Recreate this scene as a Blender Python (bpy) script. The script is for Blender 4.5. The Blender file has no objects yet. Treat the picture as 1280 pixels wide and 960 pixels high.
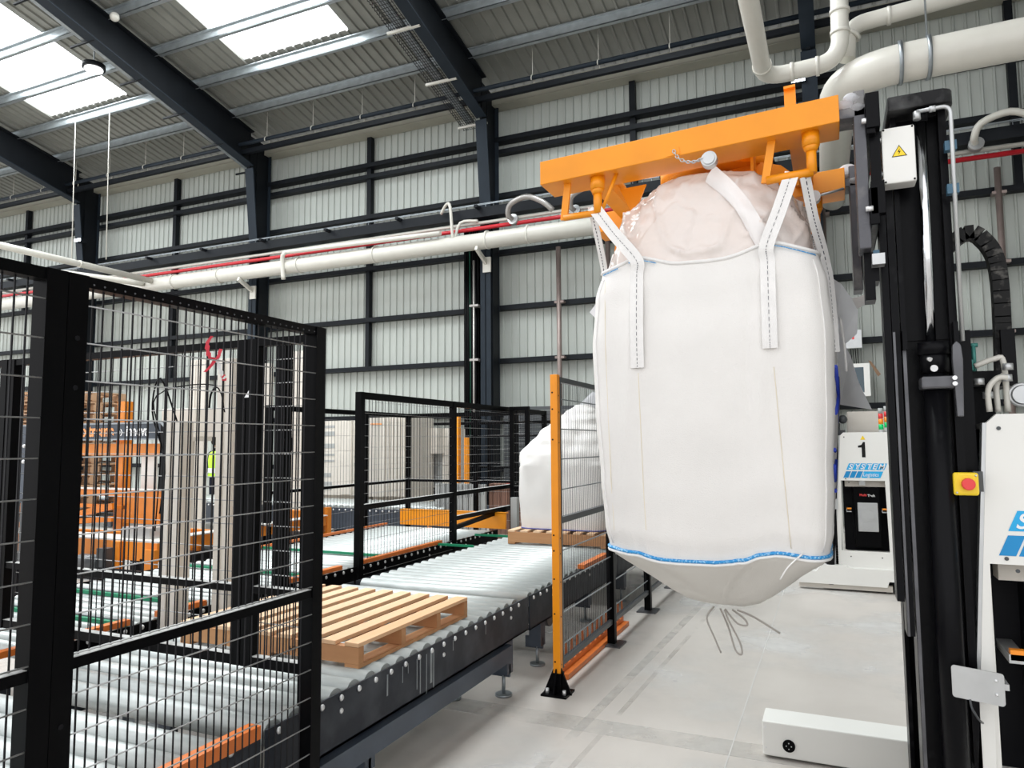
import bpy, bmesh, math, random
from mathutils import Vector, Matrix, noise
random.seed(7)
PI = math.pi
S = bpy.context.scene
COL = S.collection

# ------------------------------------------------------------------ camera
cd = bpy.data.cameras.new('camera'); cam = bpy.data.objects.new('camera', cd); COL.objects.link(cam)
cd.sensor_fit = 'HORIZONTAL'; cd.sensor_width = 36.0
cd.lens = 36.0 * 897.7 / 1280.0
cd.clip_start = 0.05; cd.clip_end = 300
# columns: camera right, up, back in world axes (X along wall, Y towards wall, Z up)
R = Matrix(((0.91311787, 0.03932735, 0.40579443),
            (0.40764251, -0.07199656, -0.9102989),
            (-0.00658384, 0.99662925, -0.08177285)))
cam.matrix_world = Matrix.Translation((0, 0, 1.6)) @ R.to_4x4()
S.camera = cam
# ------------------------------------------------------------------ world and exposure
W = bpy.data.worlds.new('sky'); S.world = W; W.use_nodes = True
W.node_tree.nodes['Background'].inputs[0].default_value = (0.97, 0.98, 1.0, 1)
W.node_tree.nodes['Background'].inputs[1].default_value = .85
S.view_settings.view_transform = 'Standard'; S.view_settings.look = 'None'
S.view_settings.gamma = 1.0; S.view_settings.use_curve_mapping = False
S.view_settings.exposure = 0.95
SKYLIGHT = 7.0

# ------------------------------------------------------------------ materials
MATS = {}
def mat(name, col, rough=.5, metal=0., var=0., scale=6., bump=0., bscale=40., col2=None, coat=0., stretch=(1, 1, 1),
        emis=None, trans=0., alpha=1., lo=.35, hi=.7, detail=5):
    m = bpy.data.materials.new(name); m.use_nodes = True; nt = m.node_tree; b = nt.nodes['Principled BSDF']
    b.inputs['Base Color'].default_value = (*col, 1); b.inputs['Roughness'].default_value = rough
    b.inputs['Metallic'].default_value = metal
    if max(col) < .06 and not metal: b.inputs['Specular IOR Level'].default_value = .15
    if coat: b.inputs['Coat Weight'].default_value = coat; b.inputs['Coat Roughness'].default_value = .15
    if trans: b.inputs['Transmission Weight'].default_value = trans
    if alpha < 1: b.inputs['Alpha'].default_value = alpha
    if emis: b.inputs['Emission Color'].default_value = (*emis[0], 1); b.inputs['Emission Strength'].default_value = emis[1]
    if var or bump or col2:
        tc = nt.nodes.new('ShaderNodeTexCoord'); mp = nt.nodes.new('ShaderNodeMapping'); mp.inputs['Scale'].default_value = stretch
        nt.links.new(tc.outputs['Object'], mp.inputs['Vector'])
    if var or col2:
        n = nt.nodes.new('ShaderNodeTexNoise'); n.inputs['Scale'].default_value = scale; n.inputs['Detail'].default_value = detail
        nt.links.new(mp.outputs[0], n.inputs['Vector'])
        r = nt.nodes.new('ShaderNodeValToRGB'); r.color_ramp.elements[0].position = lo; r.color_ramp.elements[1].position = hi
        c2 = col2 if col2 else tuple(max(0, c * (1 - var)) for c in col)
        r.color_ramp.elements[0].color = (*col, 1); r.color_ramp.elements[1].color = (*c2, 1)
        nt.links.new(n.outputs['Fac'], r.inputs[0]); nt.links.new(r.outputs[0], b.inputs['Base Color'])
    if bump:
        n2 = nt.nodes.new('ShaderNodeTexNoise'); n2.inputs['Scale'].default_value = bscale; n2.inputs['Detail'].default_value = 4
        nt.links.new(mp.outputs[0], n2.inputs['Vector'])
        bp = nt.nodes.new('ShaderNodeBump'); bp.inputs['Strength'].default_value = bump; bp.inputs['Distance'].default_value = .01
        nt.links.new(n2.outputs['Fac'], bp.inputs['Height']); nt.links.new(bp.outputs[0], b.inputs['Normal'])
    MATS[name] = m
    return m

CONC = mat('polished_concrete', (.55, .51, .47), .36, 0, 0, 1.1, .05, 30, col2=(.43, .395, .36), lo=.3, hi=.75, detail=8)
WALLP = mat('wall_sheet_paint', (.44, .465, .43), .5, 0, .1, .7)
ROOFP = mat('roof_sheet_paint', (.25, .255, .23), .5, 0, .2, 1.2)
STEEL = mat('anthracite_steel', (.009, .011, .014), .5, 0, .2, 3)
STEELB = mat('blue_grey_steel', (.018, .025, .034), .5, 0, .2, 3)
GALV = mat('galvanised_steel', (.33, .36, .38), .38, .75, .25, 8)
EAVE = mat('eave_beam_paint', (.34, .33, .27), .5, 0, .1, 2)
BLACK = mat('black_powder_coat', (.0035, .0035, .004), .3, 0, .3, 4)
WIRE = mat('black_wire', (.018, .018, .02), .3)
CWIRE = mat('highlit_cross_wire', (.42, .42, .42), .3, .4)  # pale colour paints the skylight highlight onto black horizontal wires
GREYR = mat('dark_grey_rail', (.06, .065, .07), .35)
ORANGE = mat('orange_paint', (.90, .31, .003), .4, 0, .12, 5)
ORANGED = mat('orange_machine_paint', (.80, .25, .02), .42, 0, .2, 5)
ORSTRIP = mat('orange_guard_paint', (.75, .19, .03), .4, 0, .2, 9)
ROLLER = mat('galvanised_roller', (.60, .63, .615), .38, .25, 0, 5, .05, 60, col2=(.44, .47, .46), stretch=(1, 4, 4))
PLATE = mat('conveyor_side_plate', (.020, .023, .030), .38, 0, 0, 5, .06, 20, col2=(.065, .07, .08), lo=.5, hi=.85)
PLATEB = mat('conveyor_blue_plate', (.05, .065, .09), .4, 0, .3, 5)
BOLT = mat('zinc_bolt', (.72, .72, .72), .3, .6)
DGREEN = mat('dark_green_cable', (.0, .06, .03), .5)
GREEN = mat('green_chain_guide', (.0, .22, .10), .5)
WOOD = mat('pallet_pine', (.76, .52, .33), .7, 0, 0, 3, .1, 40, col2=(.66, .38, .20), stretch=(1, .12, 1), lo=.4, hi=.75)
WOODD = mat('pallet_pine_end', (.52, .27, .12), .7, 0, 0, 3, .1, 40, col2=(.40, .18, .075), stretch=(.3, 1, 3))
WOODO = mat('weathered_pallet_wood', (.55, .36, .22), .8, 0, 0, 2, 0, 40, col2=(.36, .21, .12))
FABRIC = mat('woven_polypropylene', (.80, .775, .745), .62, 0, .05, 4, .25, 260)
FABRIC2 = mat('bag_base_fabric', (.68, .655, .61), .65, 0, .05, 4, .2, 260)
WEB = mat('white_webbing', (.84, .82, .80), .6, 0, .06, 20, .3, 300)
LINER = mat('plastic_liner', (.90, .78, .71), .2, 0, 0, 3, 1.0, 9, col2=(.92, .86, .82), coat=.5)
FILM = mat('thin_plastic_film', (.82, .82, .83), .25, 0, .05, 5, .3, 8, alpha=.82)
BLUE = mat('blue_stitching', (.02, .27, .62), .55, 0, 0, 130, 0, 0, col2=(.35, .6, .82), lo=.5, hi=.6)
BLUEINK = mat('blue_ink', (.02, .05, .42), .6)
DASH = mat('dark_thread', (.03, .03, .05), .7)
WHITE = mat('white_machine_paint', (.80, .79, .75), .35, 0, .03, 3)
WHITEP = mat('white_pipe_paint', (.62, .60, .54), .32, 0, .06, 4)
RED = mat('red_pipe_paint', (.50, .01, .02), .4)
PIPEG = mat('grey_steel_pipe', (.38, .36, .34), .32, .6, .15, 4)
PIPEBR = mat('brown_grey_pipe', (.28, .22, .20), .4, .4, .2, 4)
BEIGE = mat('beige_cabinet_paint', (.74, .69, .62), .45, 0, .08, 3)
BEIGED = mat('dull_beige_panel', (.60, .56, .50), .5, 0, .08, 3)  # second beige paint, duller and greyer than the first
CHROME = mat('chrome', (.75, .77, .80), .12, 1)
SILVER = mat('brushed_aluminium', (.55, .56, .56), .35, .7, .1, 10)
DARK = mat('dark_interior', (.008, .008, .01), .6)
MAST = mat('black_mast_steel', (.004, .004, .005), .3, 0, 0, 9, .1, 40, col2=(.028, .028, .03), lo=.62, hi=.85)
MASTE = mat('grey_steel_and_highlight', (.13, .13, .14), .35, .5, .4, 8)  # grey steel parts, and the highlights painted along the mast rails
FORK = mat('worn_fork_steel', (.09, .09, .10), .4, .3, 0, 9, .3, 40, col2=(.26, .25, .24), lo=.5, hi=.75)
YELLOW = mat('yellow_plastic', (.88, .62, .02), .4)
REDB = mat('red_button', (.75, .05, .05), .35)
BLUEL = mat('cyan_logo_print', (.01, .38, .74), .4)
BLUEC = mat('muted_blue_clip', (.04, .11, .17), .5)
MASTD = mat('dusty_mast_steel', (.012, .012, .013), .4, 0, 0, 12, .1, 40, col2=(.10, .10, .10), lo=.45, hi=.8)
BLUELD = mat('blue_logo_print', (.0, .24, .55), .4)
TEXTB = mat('black_print', (.01, .01, .01), .5)
TEXTO = mat('orange_print', (.85, .35, .12), .5)
TEXTW = mat('white_print', (.85, .85, .85), .5)
REDT = mat('red_barrier_tape', (.75, .05, .08), .5)
HIVIS = mat('hi_vis_yellow', (.50, .85, .03), .6)
REFL = mat('reflective_band', (.75, .76, .74), .4)
SKIN = mat('skin', (.42, .24, .17), .55)
HAIR = mat('dark_hair', (.025, .018, .014), .6)
CLOTH = mat('navy_cloth', (.02, .022, .035), .8)
GLASS = mat('tinted_window', (.05, .08, .10), .1, 0)
BROWNBOX = mat('brown_crate', (.23, .12, .085), .7, 0, .2, 4)  # the crate's own brown
GREYBOX = mat('grey_crate_panel', (.42, .43, .42), .6, 0, .1, 4)
BROWNC = mat('brown_cloth', (.2, .12, .07), .8)
LGREEN = mat('green_lamp', (.0, .6, .15), .3)
LORANGE = mat('orange_lamp', (.95, .3, .02), .3)
RUBBER = mat('black_rubber', (.015, .015, .015), .6, 0, 0, 30, 0, 0, col2=(.12, .115, .105), lo=.55, hi=.75)
TEAL = mat('green_valve', (.05, .22, .19), .4, .3)
LINERW = mat('folded_liner', (.88, .84, .82), .3, 0, .04, 5, .8, 12)
CORD = mat('grey_tie_cord', (.36, .33, .30), .7)
PURL = mat('purlin_zinc', (.42, .46, .48), .32, .6, .2, 6)
THREAD = mat('cream_thread', (.78, .70, .55), .7)
WORN = mat('worn_floor_band', (.58, .56, .53), .4, 0, 0, 3, 0, 0, col2=(.52, .49, .45), lo=.35, hi=.7)
WORNS = mat('floor_tyre_mark', (.42, .39, .36), .4, 0, 0, 2, 0, 0, col2=(.52, .48, .44))
JOINT = mat('joint_sealant', (.55, .54, .52), .5)
LAMPF = mat('lamp_lens', (.8, .8, .8), .4, emis=((1, 1, 1), 1.5))
SPOTL = mat('led_lamp', (.8, .9, 1), .4, emis=((.8, .9, 1), 6))
def pane_mat():
    m = mat('skylight_panel', (.8, .8, .8), .5, emis=((.93, .98, 1.0), SKYLIGHT)); return m
PANE = pane_mat()

def translucent(m, fac, col):
    nt = m.node_tree; b = nt.nodes['Principled BSDF']; out = nt.nodes['Material Output']
    t = nt.nodes.new('ShaderNodeBsdfTranslucent'); t.inputs['Color'].default_value = (*col, 1); mx = nt.nodes.new('ShaderNodeMixShader'); mx.inputs[0].default_value = fac
    nt.links.new(b.outputs[0], mx.inputs[1]); nt.links.new(t.outputs[0], mx.inputs[2]); nt.links.new(mx.outputs[0], out.inputs[0])
translucent(FILM, .65, (.9, .9, .92)); translucent(LINER, .18, (.9, .75, .68))
def patchy(m, scale, lo, hi, amax):
    nt = m.node_tree; b = nt.nodes['Principled BSDF']; tc = nt.nodes.new('ShaderNodeTexCoord'); n = nt.nodes.new('ShaderNodeTexNoise'); n.inputs['Scale'].default_value = scale; n.inputs['Detail'].default_value = 8
    mr = nt.nodes.new('ShaderNodeMapRange'); mr.inputs[1].default_value = lo; mr.inputs[2].default_value = hi; mr.inputs[4].default_value = amax
    nt.links.new(tc.outputs['Object'], n.inputs['Vector']); nt.links.new(n.outputs['Fac'], mr.inputs[0]); nt.links.new(mr.outputs[0], b.inputs['Alpha'])
patchy(WORN, 2.5, .35, .7, .8); patchy(WORNS, 2.0, .4, .7, .6)
DUSTF = mat('floor_powder_dust', (.74, .74, .73), .6); patchy(DUSTF, 1.1, .48, .75, .6)
RAILGLINT = mat('pale_rail_glint', (.62, .62, .60), .8, 0, 0, 14, 0, 0, col2=(.35, .35, .34), lo=.35, hi=.75)  # pale colour standing for skylight reflected in the rail tops

for m_, v_ in ((BLACK, .05), (MAST, .1), (WIRE, .1)): m_.node_tree.nodes['Principled BSDF'].inputs['Specular IOR Level'].default_value = v_
# ------------------------------------------------------------------ mesh builder
class MB:
    def __init__(s): s.v = []; s.f = []; s.sm = []
    def add(s, vs, fs, smooth=False):
        o = len(s.v); s.v += [Vector(v) for v in vs]
        for f in fs: s.f.append([i + o for i in f]); s.sm.append(smooth)
        return s
    def box(s, a, b, m=None):
        x0, y0, z0 = a; x1, y1, z1 = b
        vs = [Vector(p) for p in ((x0, y0, z0), (x1, y0, z0), (x1, y1, z0), (x0, y1, z0), (x0, y0, z1), (x1, y0, z1), (x1, y1, z1), (x0, y1, z1))]
        if m: vs = [m @ v for v in vs]
        return s.add(vs, [(0, 3, 2, 1), (4, 5, 6, 7), (0, 1, 5, 4), (1, 2, 6, 5), (2, 3, 7, 6), (3, 0, 4, 7)])
    def bar(s, p, q, w, h=None, up=(0, 0, 1)):       # rectangular bar from p to q
        h = h or w; p = Vector(p); q = Vector(q); d = (q - p).normalized(); up = Vector(up)
        if abs(d.dot(up)) > .98: up = Vector((1, 0, 0))
        sd = d.cross(up).normalized() * w / 2; u = sd.cross(d).normalized() * h / 2
        vs = [p - sd - u, p + sd - u, p + sd + u, p - sd + u, q - sd - u, q + sd - u, q + sd + u, q - sd + u]
        return s.add(vs, [(0, 1, 2, 3), (7, 6, 5, 4), (4, 5, 1, 0), (5, 6, 2, 1), (6, 7, 3, 2), (7, 4, 0, 3)])
    def tube(s, pts, r, n=10, caps=True, closed=False, rs=None):
        pts = [Vector(p) for p in pts]; N = len(pts); vs = []; prev = None
        for i, p in enumerate(pts):
            if closed: d = pts[(i + 1) % N] - pts[i - 1]
            else: d = pts[min(i + 1, N - 1)] - pts[max(i - 1, 0)]
            d.normalize()
            if prev is None:
                a = Vector((0, 0, 1)) if abs(d.z) < .9 else Vector((1, 0, 0)); u = d.cross(a).normalized()
            else:
                u = (prev - d * prev.dot(d)).normalized()
            prev = u; w = d.cross(u); rr = rs[i] if rs else r
            for k in range(n):
                a = 2 * PI * k / n; vs.append(p + (u * math.cos(a) + w * math.sin(a)) * rr)
        fs = []
        for i in range(N if closed else N - 1):
            j = (i + 1) % N
            for k in range(n):
                k2 = (k + 1) % n; fs.append((i * n + k, i * n + k2, j * n + k2, j * n + k))
        s.add(vs, fs, True)
        if caps and not closed:
            o = len(s.v) - len(vs)
            s.f.append([o + k for k in range(n)][::-1]); s.sm.append(False)
            s.f.append([o + (N - 1) * n + k for k in range(n)]); s.sm.append(False)
        return s
    def prism(s, poly, axis, a, b):                 # polygon in the plane across axis, extruded a..b
        def P(u, v, w): return {'x': (w, u, v), 'y': (u, w, v), 'z': (u, v, w)}[axis]
        n = len(poly); vs = [P(u, v, a) for u, v in poly] + [P(u, v, b) for u, v in poly]
        return s.add(vs, [tuple(range(n)), tuple(range(2 * n - 1, n - 1, -1))] + [(i, i + n, (i + 1) % n + n, (i + 1) % n) for i in range(n)])
    def sphere(s, c, r, n=12, m=8, sc=(1, 1, 1)):
        vs = []; fs = []
        for i in range(m + 1):
            t = PI * i / m
            for k in range(n):
                a = 2 * PI * k / n; vs.append((c[0] + r * sc[0] * math.sin(t) * math.cos(a), c[1] + r * sc[1] * math.sin(t) * math.sin(a), c[2] + r * sc[2] * math.cos(t)))
        for i in range(m):
            for k in range(n): fs.append((i * n + k, (i + 1) * n + k, (i + 1) * n + (k + 1) % n, i * n + (k + 1) % n))
        return s.add(vs, fs, True)
    def xf(s, m):
        s.v = [m @ v for v in s.v]; return s
def wloc(o):
    p = Vector(o.location)
    while o.parent: o = o.parent; p += Vector(o.location)
    return p
def obj(name, mb, m, parent=None, kind=None, origin=None, bevel=0):
    me = bpy.data.meshes.new(name)
    off = wloc(parent) if parent else Vector((0, 0, 0))
    loc = Vector(origin) - off if origin is not None else (Vector((0, 0, 0)))
    base = off + loc
    me.from_pydata([v - base for v in mb.v], [], mb.f)
    me.polygons.foreach_set('use_smooth', mb.sm)
    bm = bmesh.new(); bm.from_mesh(me); bmesh.ops.recalc_face_normals(bm, faces=bm.faces); bm.to_mesh(me); bm.free()
    me.materials.append(m); o = bpy.data.objects.new(name, me); COL.objects.link(o); o.location = loc
    if parent: o.parent = parent
    if kind: o['kind'] = kind
    if bevel:
        b = o.modifiers.new('bevel', 'BEVEL'); b.width = bevel; b.segments = 2; b.limit_method = 'ANGLE'
    return o
def thing(name, label, cat, loc=(0, 0, 0), group=None):
    o = bpy.data.objects.new(name, None); COL.objects.link(o); o.location = loc; o.empty_display_size = .1
    o['label'] = label; o['category'] = cat
    if group: o['group'] = group
    return o
def tag(o, label, cat, group=None):
    o['label'] = label; o['category'] = cat
    if group: o['group'] = group
    return o
def dupe(o, parent, loc):
    c = o.copy(); COL.objects.link(c); c.parent = parent; c.location = loc; return c
def duptree(o, loc, label=None):
    r = o.copy(); COL.objects.link(r); r.location = loc
    if label: r['label'] = label
    for ch in list(o.children):
        c = ch.copy(); COL.objects.link(c); c.parent = r
        for g in list(ch.children):
            d = g.copy(); COL.objects.link(d); d.parent = c
    return r
def struct(name, label='', kind='structure'):
    o = bpy.data.objects.new(name, None); COL.objects.link(o); o['kind'] = kind; o.empty_display_size = .1
    if label: o['label'] = label
    return o
def text(name, body, size, loc, m, parent, rot=(PI / 2, 0, 0), sx=1., align='LEFT', shear=0., depth=.0008, bold=0.):
    cu = bpy.data.curves.new(name, 'FONT'); cu.body = body; cu.size = size; cu.extrude = depth; cu.align_x = align; cu.shear = shear; cu.offset = bold
    t = bpy.data.objects.new(name, cu); COL.objects.link(t)
    dg = bpy.context.evaluated_depsgraph_get(); me = bpy.data.meshes.new_from_object(t.evaluated_get(dg))
    bpy.data.objects.remove(t); me.materials.clear(); me.materials.append(m)
    o = bpy.data.objects.new(name, me); COL.objects.link(o); o.rotation_euler = rot; o.scale = (sx, 1, 1)
    o.location = Vector(loc) - wloc(parent); o.parent = parent
    return o
def arc(c, r, a0, a1, n, u=(1, 0, 0), v=(0, 0, 1)):
    c = Vector(c); u = Vector(u); v = Vector(v)
    return [c + u * r * math.cos(a0 + (a1 - a0) * i / n) + v * r * math.sin(a0 + (a1 - a0) * i / n) for i in range(n + 1)]
def smooth_path(pts, k=4):
    pts = [Vector(p) for p in pts]; out = []
    for i in range(len(pts) - 1):
        p0 = pts[max(i - 1, 0)]; p1 = pts[i]; p2 = pts[i + 1]; p3 = pts[min(i + 2, len(pts) - 1)]
        for j in range(k):
            t = j / k; out.append(.5 * ((2 * p1) + (p2 - p0) * t + (2 * p0 - 5 * p1 + 4 * p2 - p3) * t * t + (3 * p1 - p0 - 3 * p2 + p3) * t ** 3))
    out.append(pts[-1]); return out

# ================================================================== SETTING
YW = 15.3
def roofz(y): return 9.95 + .2 * (15.1 - y)
XL, XR = -34.4, 9.6
fl = struct('floor')
obj('concrete_slab', MB().box((XL, -7, -.2), (XR, YW + .1, 0)), CONC, fl)
b = MB().box((-.555, -3, -.01), (-.549, 15, .0015)); obj('joint', b, JOINT, fl)
b = MB().box((-9.5, 4.9, -.01), (-9.49, 15, .001)); obj('joint', b, JOINT, fl)
obj('floor_stripe', MB().box((-2.9, 3.93, -.01), (5, 4.13, .0012)), WORN, fl, kind='stuff')
b = MB()
for q in range(10):
    x = -1.62 + .02 * q + random.uniform(-.02, .02)
obj('floor_stripe', MB().prism([(-1.42, 3.2), (-1.36, 3.2), (-1.15, 9.5), (-1.22, 9.5)], 'z', -.01, .0008), WORN, fl, kind='stuff')
obj('floor_stripe', MB().prism([(-1.27, 3.2), (-1.24, 3.2), (-1.02, 9.5), (-1.06, 9.5)], 'z', -.01, .0008), WORNS, fl, kind='stuff')

obj('dust_patch', MB().box((-9, -1.0, -.01), (6, 15.0, .0006)), DUSTF, fl, kind='stuff')
# wall of ribbed sheets
wall = struct('wall_back')
def sheet_profile(w=1.0, pitch=.2, d=.03):
    pr = []; n = int(round(w / pitch))
    for i in range(n):
        x = i * pitch; pr += [(x, 0), (x + pitch * .70, 0), (x + pitch * .78, -d), (x + pitch * .92, -d)]
    pr.append((w, 0)); return pr
def ribbed(x0, p0, p1, w=1.0, pitch=.2, d=.03, nrm=(0, 1, 0), t=.004):
    pr = sheet_profile(w, pitch, d); mb = MB(); nrm = Vector(nrm); p0 = Vector(p0); p1 = Vector(p1)
    vs = [Vector((x0 + u, 0, 0)) + p0 + nrm * h for u, h in pr] + [Vector((x0 + u, 0, 0)) + p1 + nrm * h for u, h in pr]
    n = len(pr); mb.add(vs, [(i, i + 1, i + 1 + n, i + n) for i in range(n - 1)]); return mb
sh0 = obj('cladding_sheet', ribbed(XL, (0, YW, 0), (0, YW, 9.9)), WALLP, wall, origin=(XL, YW, 0))
for k in range(1, 44): dupe(sh0, wall, (XL + k, YW, 0))
for z in (1.0, 2.25, 3.5, 4.75, 6.08, 7.45, 8.52, 8.8):
    deep = .2 if z != 8.8 else .26
    obj('girt', MB().box((XL, YW - .03 - deep, z - .05), (XR, YW - .035, z + .06)), STEEL, wall)
obj('eave_beam', MB().box((XL, YW - .42, 9.62), (XR, YW - .38, 9.93)).box((XL, YW - .42, 9.60), (XR, YW - .05, 9.63)), EAVE, wall)
for k in range(6):
    x = -31.9 + 7 * k
    for z0, z1 in ((2.25, 3.5), (3.5, 4.75), (4.75, 6.08)) if k == 3 else (()):
        pass
    obj('sag_post', MB().box((x + .05, YW - .18, 6.08), (x + .18, YW - .04, 9.62)), STEEL, wall)
    if k in (0, 2, 3): obj('sag_post', MB().box((x + .05, YW - .18, 3.5), (x + .16, YW - .04, 6.08)), STEEL, wall)
colx = [-28.15 + 7.0 * k for k in range(6)]
for x in colx:
    w = .26; d0 = YW - .72
    b = MB().box((x - .13, d0, 0), (x + .13, d0 + .025, 7.1)).box((x - .01, d0, 0), (x + .01, YW - .24, 9.85)).box((x - .13, YW - .26, 0), (x + .13, YW - .235, 9.85))
    obj('column', b, STEELB, wall)
    b = MB().prism([(d0, 7.0), (d0 + .02, 7.0), (YW - .9, 9.05), (YW - .94, 9.05)], 'x', x - .14, x + .14)
    obj('column_flange', b, STEELB, wall)
    obj('column_web', MB().prism([(d0 + .01, 7.0), (YW - .9, 9.05), (YW - .9, 9.9), (YW - .24, 9.9), (YW - .24, 7.0)], 'x', x - .012, x + .012).box((x - .02, d0 + .03, 0), (x + .04, YW - .26, 9.8)), STEEL, wall)
    b = MB().box((x + .035, YW - .6, 0), (x + .13, YW - .28, 7.0)); obj('column_casing', b, STEEL, wall)

wr = struct('wall_right_blocker')  # unseen wall, added to block light from the open right side
obj('blocker_panel', MB().box((XR, -2, 0), (XR + .1, YW, 12.5)), WALLP, wr)
ceil = struct('ceiling')
YR = -2.0
sn = Vector((0, -.2, -1)).normalized() * -1
def roof_sheet(x, ya, yb, m=ROOFP):
    return obj('roof_sheet', ribbed(x, (0, ya, roofz(ya) + .2), (0, yb, roofz(yb) + .2), 1.0, .25, .04, (0, .196, .98)), m, ceil, origin=(x, ya, roofz(ya) + .2))
full = roof_sheet(XL, 15.35, YR); short = None; top = None
LY0, LY1 = 12.36, 1.2
nwin = 0
for k in range(1, 44):
    x = XL + k; rel = (x + 12.4) % 7.0
    if (rel < 2.9 or rel > 6.95) and x < 0:
        if short is None:
            short = roof_sheet(x, 15.35, LY0); top = roof_sheet(x, LY1, YR)
        else:
            dupe(short, ceil, (x, 15.35, roofz(15.35) + .2)); dupe(top, ceil, (x, LY1, roofz(LY1) + .2))
    else: dupe(full, ceil, (x, 15.35, roofz(15.35) + .2))
for k in range(-3, 3):
    x0 = -12.4 + 7 * k
    if x0 > 0: continue
    nwin += 1; wn = struct('window_%d' % nwin)
    for j in range(3):
        obj('pane', MB().add([(x0 + j + .006, LY0, roofz(LY0) + .23), (x0 + j + .994, LY0, roofz(LY0) + .23), (x0 + j + .994, LY1, roofz(LY1) + .23), (x0 + j + .006, LY1, roofz(LY1) + .23)], [(0, 1, 2, 3)]), PANE, wn)
for i in range(13):
    y = 13.72 - 1.19 * i
    if y < YR: break
    z = roofz(y)
    obj('purlin', MB().box((XL, y - .02, z - .04), (XR, y + .0, z + .16)).box((XL, y - .02, z - .045), (XR, y + .07, z - .02)).box((XL, y - .08, z + .14), (XR, y, z + .16)), PURL, ceil)
for x in colx:
    ya, yb = 14.45, YR
    def rz(y):
        base = 9.06 + (14.66 - y) * .245 if y > 8.7 else 9.06 + (14.66 - 8.7) * .245 + (8.7 - y) * .2
        return base
    ys = [YW - .9, 12.5, 10.6, 8.7, YR]
    bot = [(y, rz(y)) for y in ys]; tp = [(y, roofz(y) - .03) for y in ys]
    obj('rafter_web', MB().prism(bot + [(YW - .3, 9.3)][:0] + tp[::-1], 'x', x - .015, x + .015), STEEL, ceil)
    b = MB()
    for p, q in zip(bot[:-1], bot[1:]): b.bar((x, p[0], p[1]), (x, q[0], q[1]), .26, .03)
    obj('rafter_flange', b, STEELB, ceil)
    b = MB()
    for p, q in zip(tp[:-1], tp[1:]): b.bar((x, p[0], p[1]), (x, q[0], q[1]), .26, .03)
    b.box((x - .13, YW - .95, 8.98), (x - .1, YW - .3, 9.9)) if False else None
    obj('rafter_flange', b, STEEL, ceil)
# haunch side plate that reads as the dark knee
for x in colx:
    obj('knee_plate', MB().prism([(14.36, 9.08), (14.62, 8.95), (YW - .3, 8.95), (YW - .3, 9.88), (14.36, 9.95)], 'x', x - .03, x + .03), STEEL, ceil)

# ================================================================== services on the wall
YP = 14.2
def pipe(name, pts, r, m, label, cat, n=16, clamps=(), cm=None, group=None, smooth=0):
    t = thing(name, label, cat, pts[0], group)
    if smooth: pts = smooth_path(pts, smooth)
    obj('pipe', MB().tube(pts, r, n), m, t)
    for c, d in clamps:
        c = Vector(c); d = Vector(d).normalized()
        obj('clamp', MB().tube([c - d * .02, c + d * .02], r * 1.13, n), cm or m, t)
    return t
t = pipe('wall_duct', [(-26, YP, 6.15), (.2, YP, 6.12)], .185, WHITEP, 'fat white duct running horizontally along the back wall below the red pipe', 'pipe',
         clamps=[((x, YP, 6.14), (1, 0, 0)) for x in (-18.6, -16.6, -14.9, -12.2, -9.9, -6.9, -5.9, -2.5)])
t2 = thing('duct_bracket', 'white bracket holding the wall duct on the dark column near the picture centre', 'bracket', (-7.1, 14.3, 5.8), 'duct brackets')
obj('arm', MB().bar((-7.12, YP - .15, 5.95), (-7.12, 14.56, 5.72), .06, .1), WHITEP, t2); obj('plate', MB().box((-7.2, 14.54, 5.5), (-7.0, 14.575, 5.85)), WHITEP, t2)
t3 = duptree(t2, (-14.1, 14.3, 5.8), 'white bracket holding the wall duct on the dark column left of centre')
pipe('fire_main', [(-26, YP + .12, 6.47), (6, YP + .12, 6.47)], .045, RED, 'thin red pipe running along the back wall above the white duct', 'pipe', 10)
pipe('water_pipe', [(-26, YP + .2, 6.62), (6, YP + .2, 6.62)], .04, WHITEP, 'thin off-white pipe just above the red pipe along the wall', 'pipe', 10)
t = pipe('valve_loop', smooth_path([(-8.1, YP, 6.9), (-7.9, YP - .12, 7.05), (-7.75, YP - .2, 6.95), (-7.72, YP - .1, 6.2), (-7.6, YP, 6.62), (-7.2, YP + .1, 6.64)], 4), .035, WHITEP, 'small white pipe loop rising from the water pipe beside the central column', 'pipe', 8)
def goose(x, label, m=PIPEG, z=6.55):
    t = thing('gooseneck_outlet', label, 'pipe', (x, YP, z), 'gooseneck pipes on the wall')
    p = smooth_path([(x, YP + .1, z), (x - .05, YP - .1, z + .05), (x + .05, YP - .2, z + .25), (x + .45, YP - .25, z + .35), (x + .8, YP - .2, z + .2), (x + 1.0, YP - .1, z + .02)], 4)
    obj('pipe', MB().tube(p, .06, 10), m, t); obj('flange', MB().tube([(x, YP + .12, z - .02), (x, YP + .02, z + .0)], .12, 14), SILVER, t)
goose(-6.3, 'grey gooseneck pipe on the wall left of the orange lifting frame')
goose(-4.85, 'grey gooseneck pipe partly behind the left end of the orange lifting frame')
goose(2.45, 'beige gooseneck pipe on the wall at the far right edge', WHITEP, 6.7)
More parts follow.
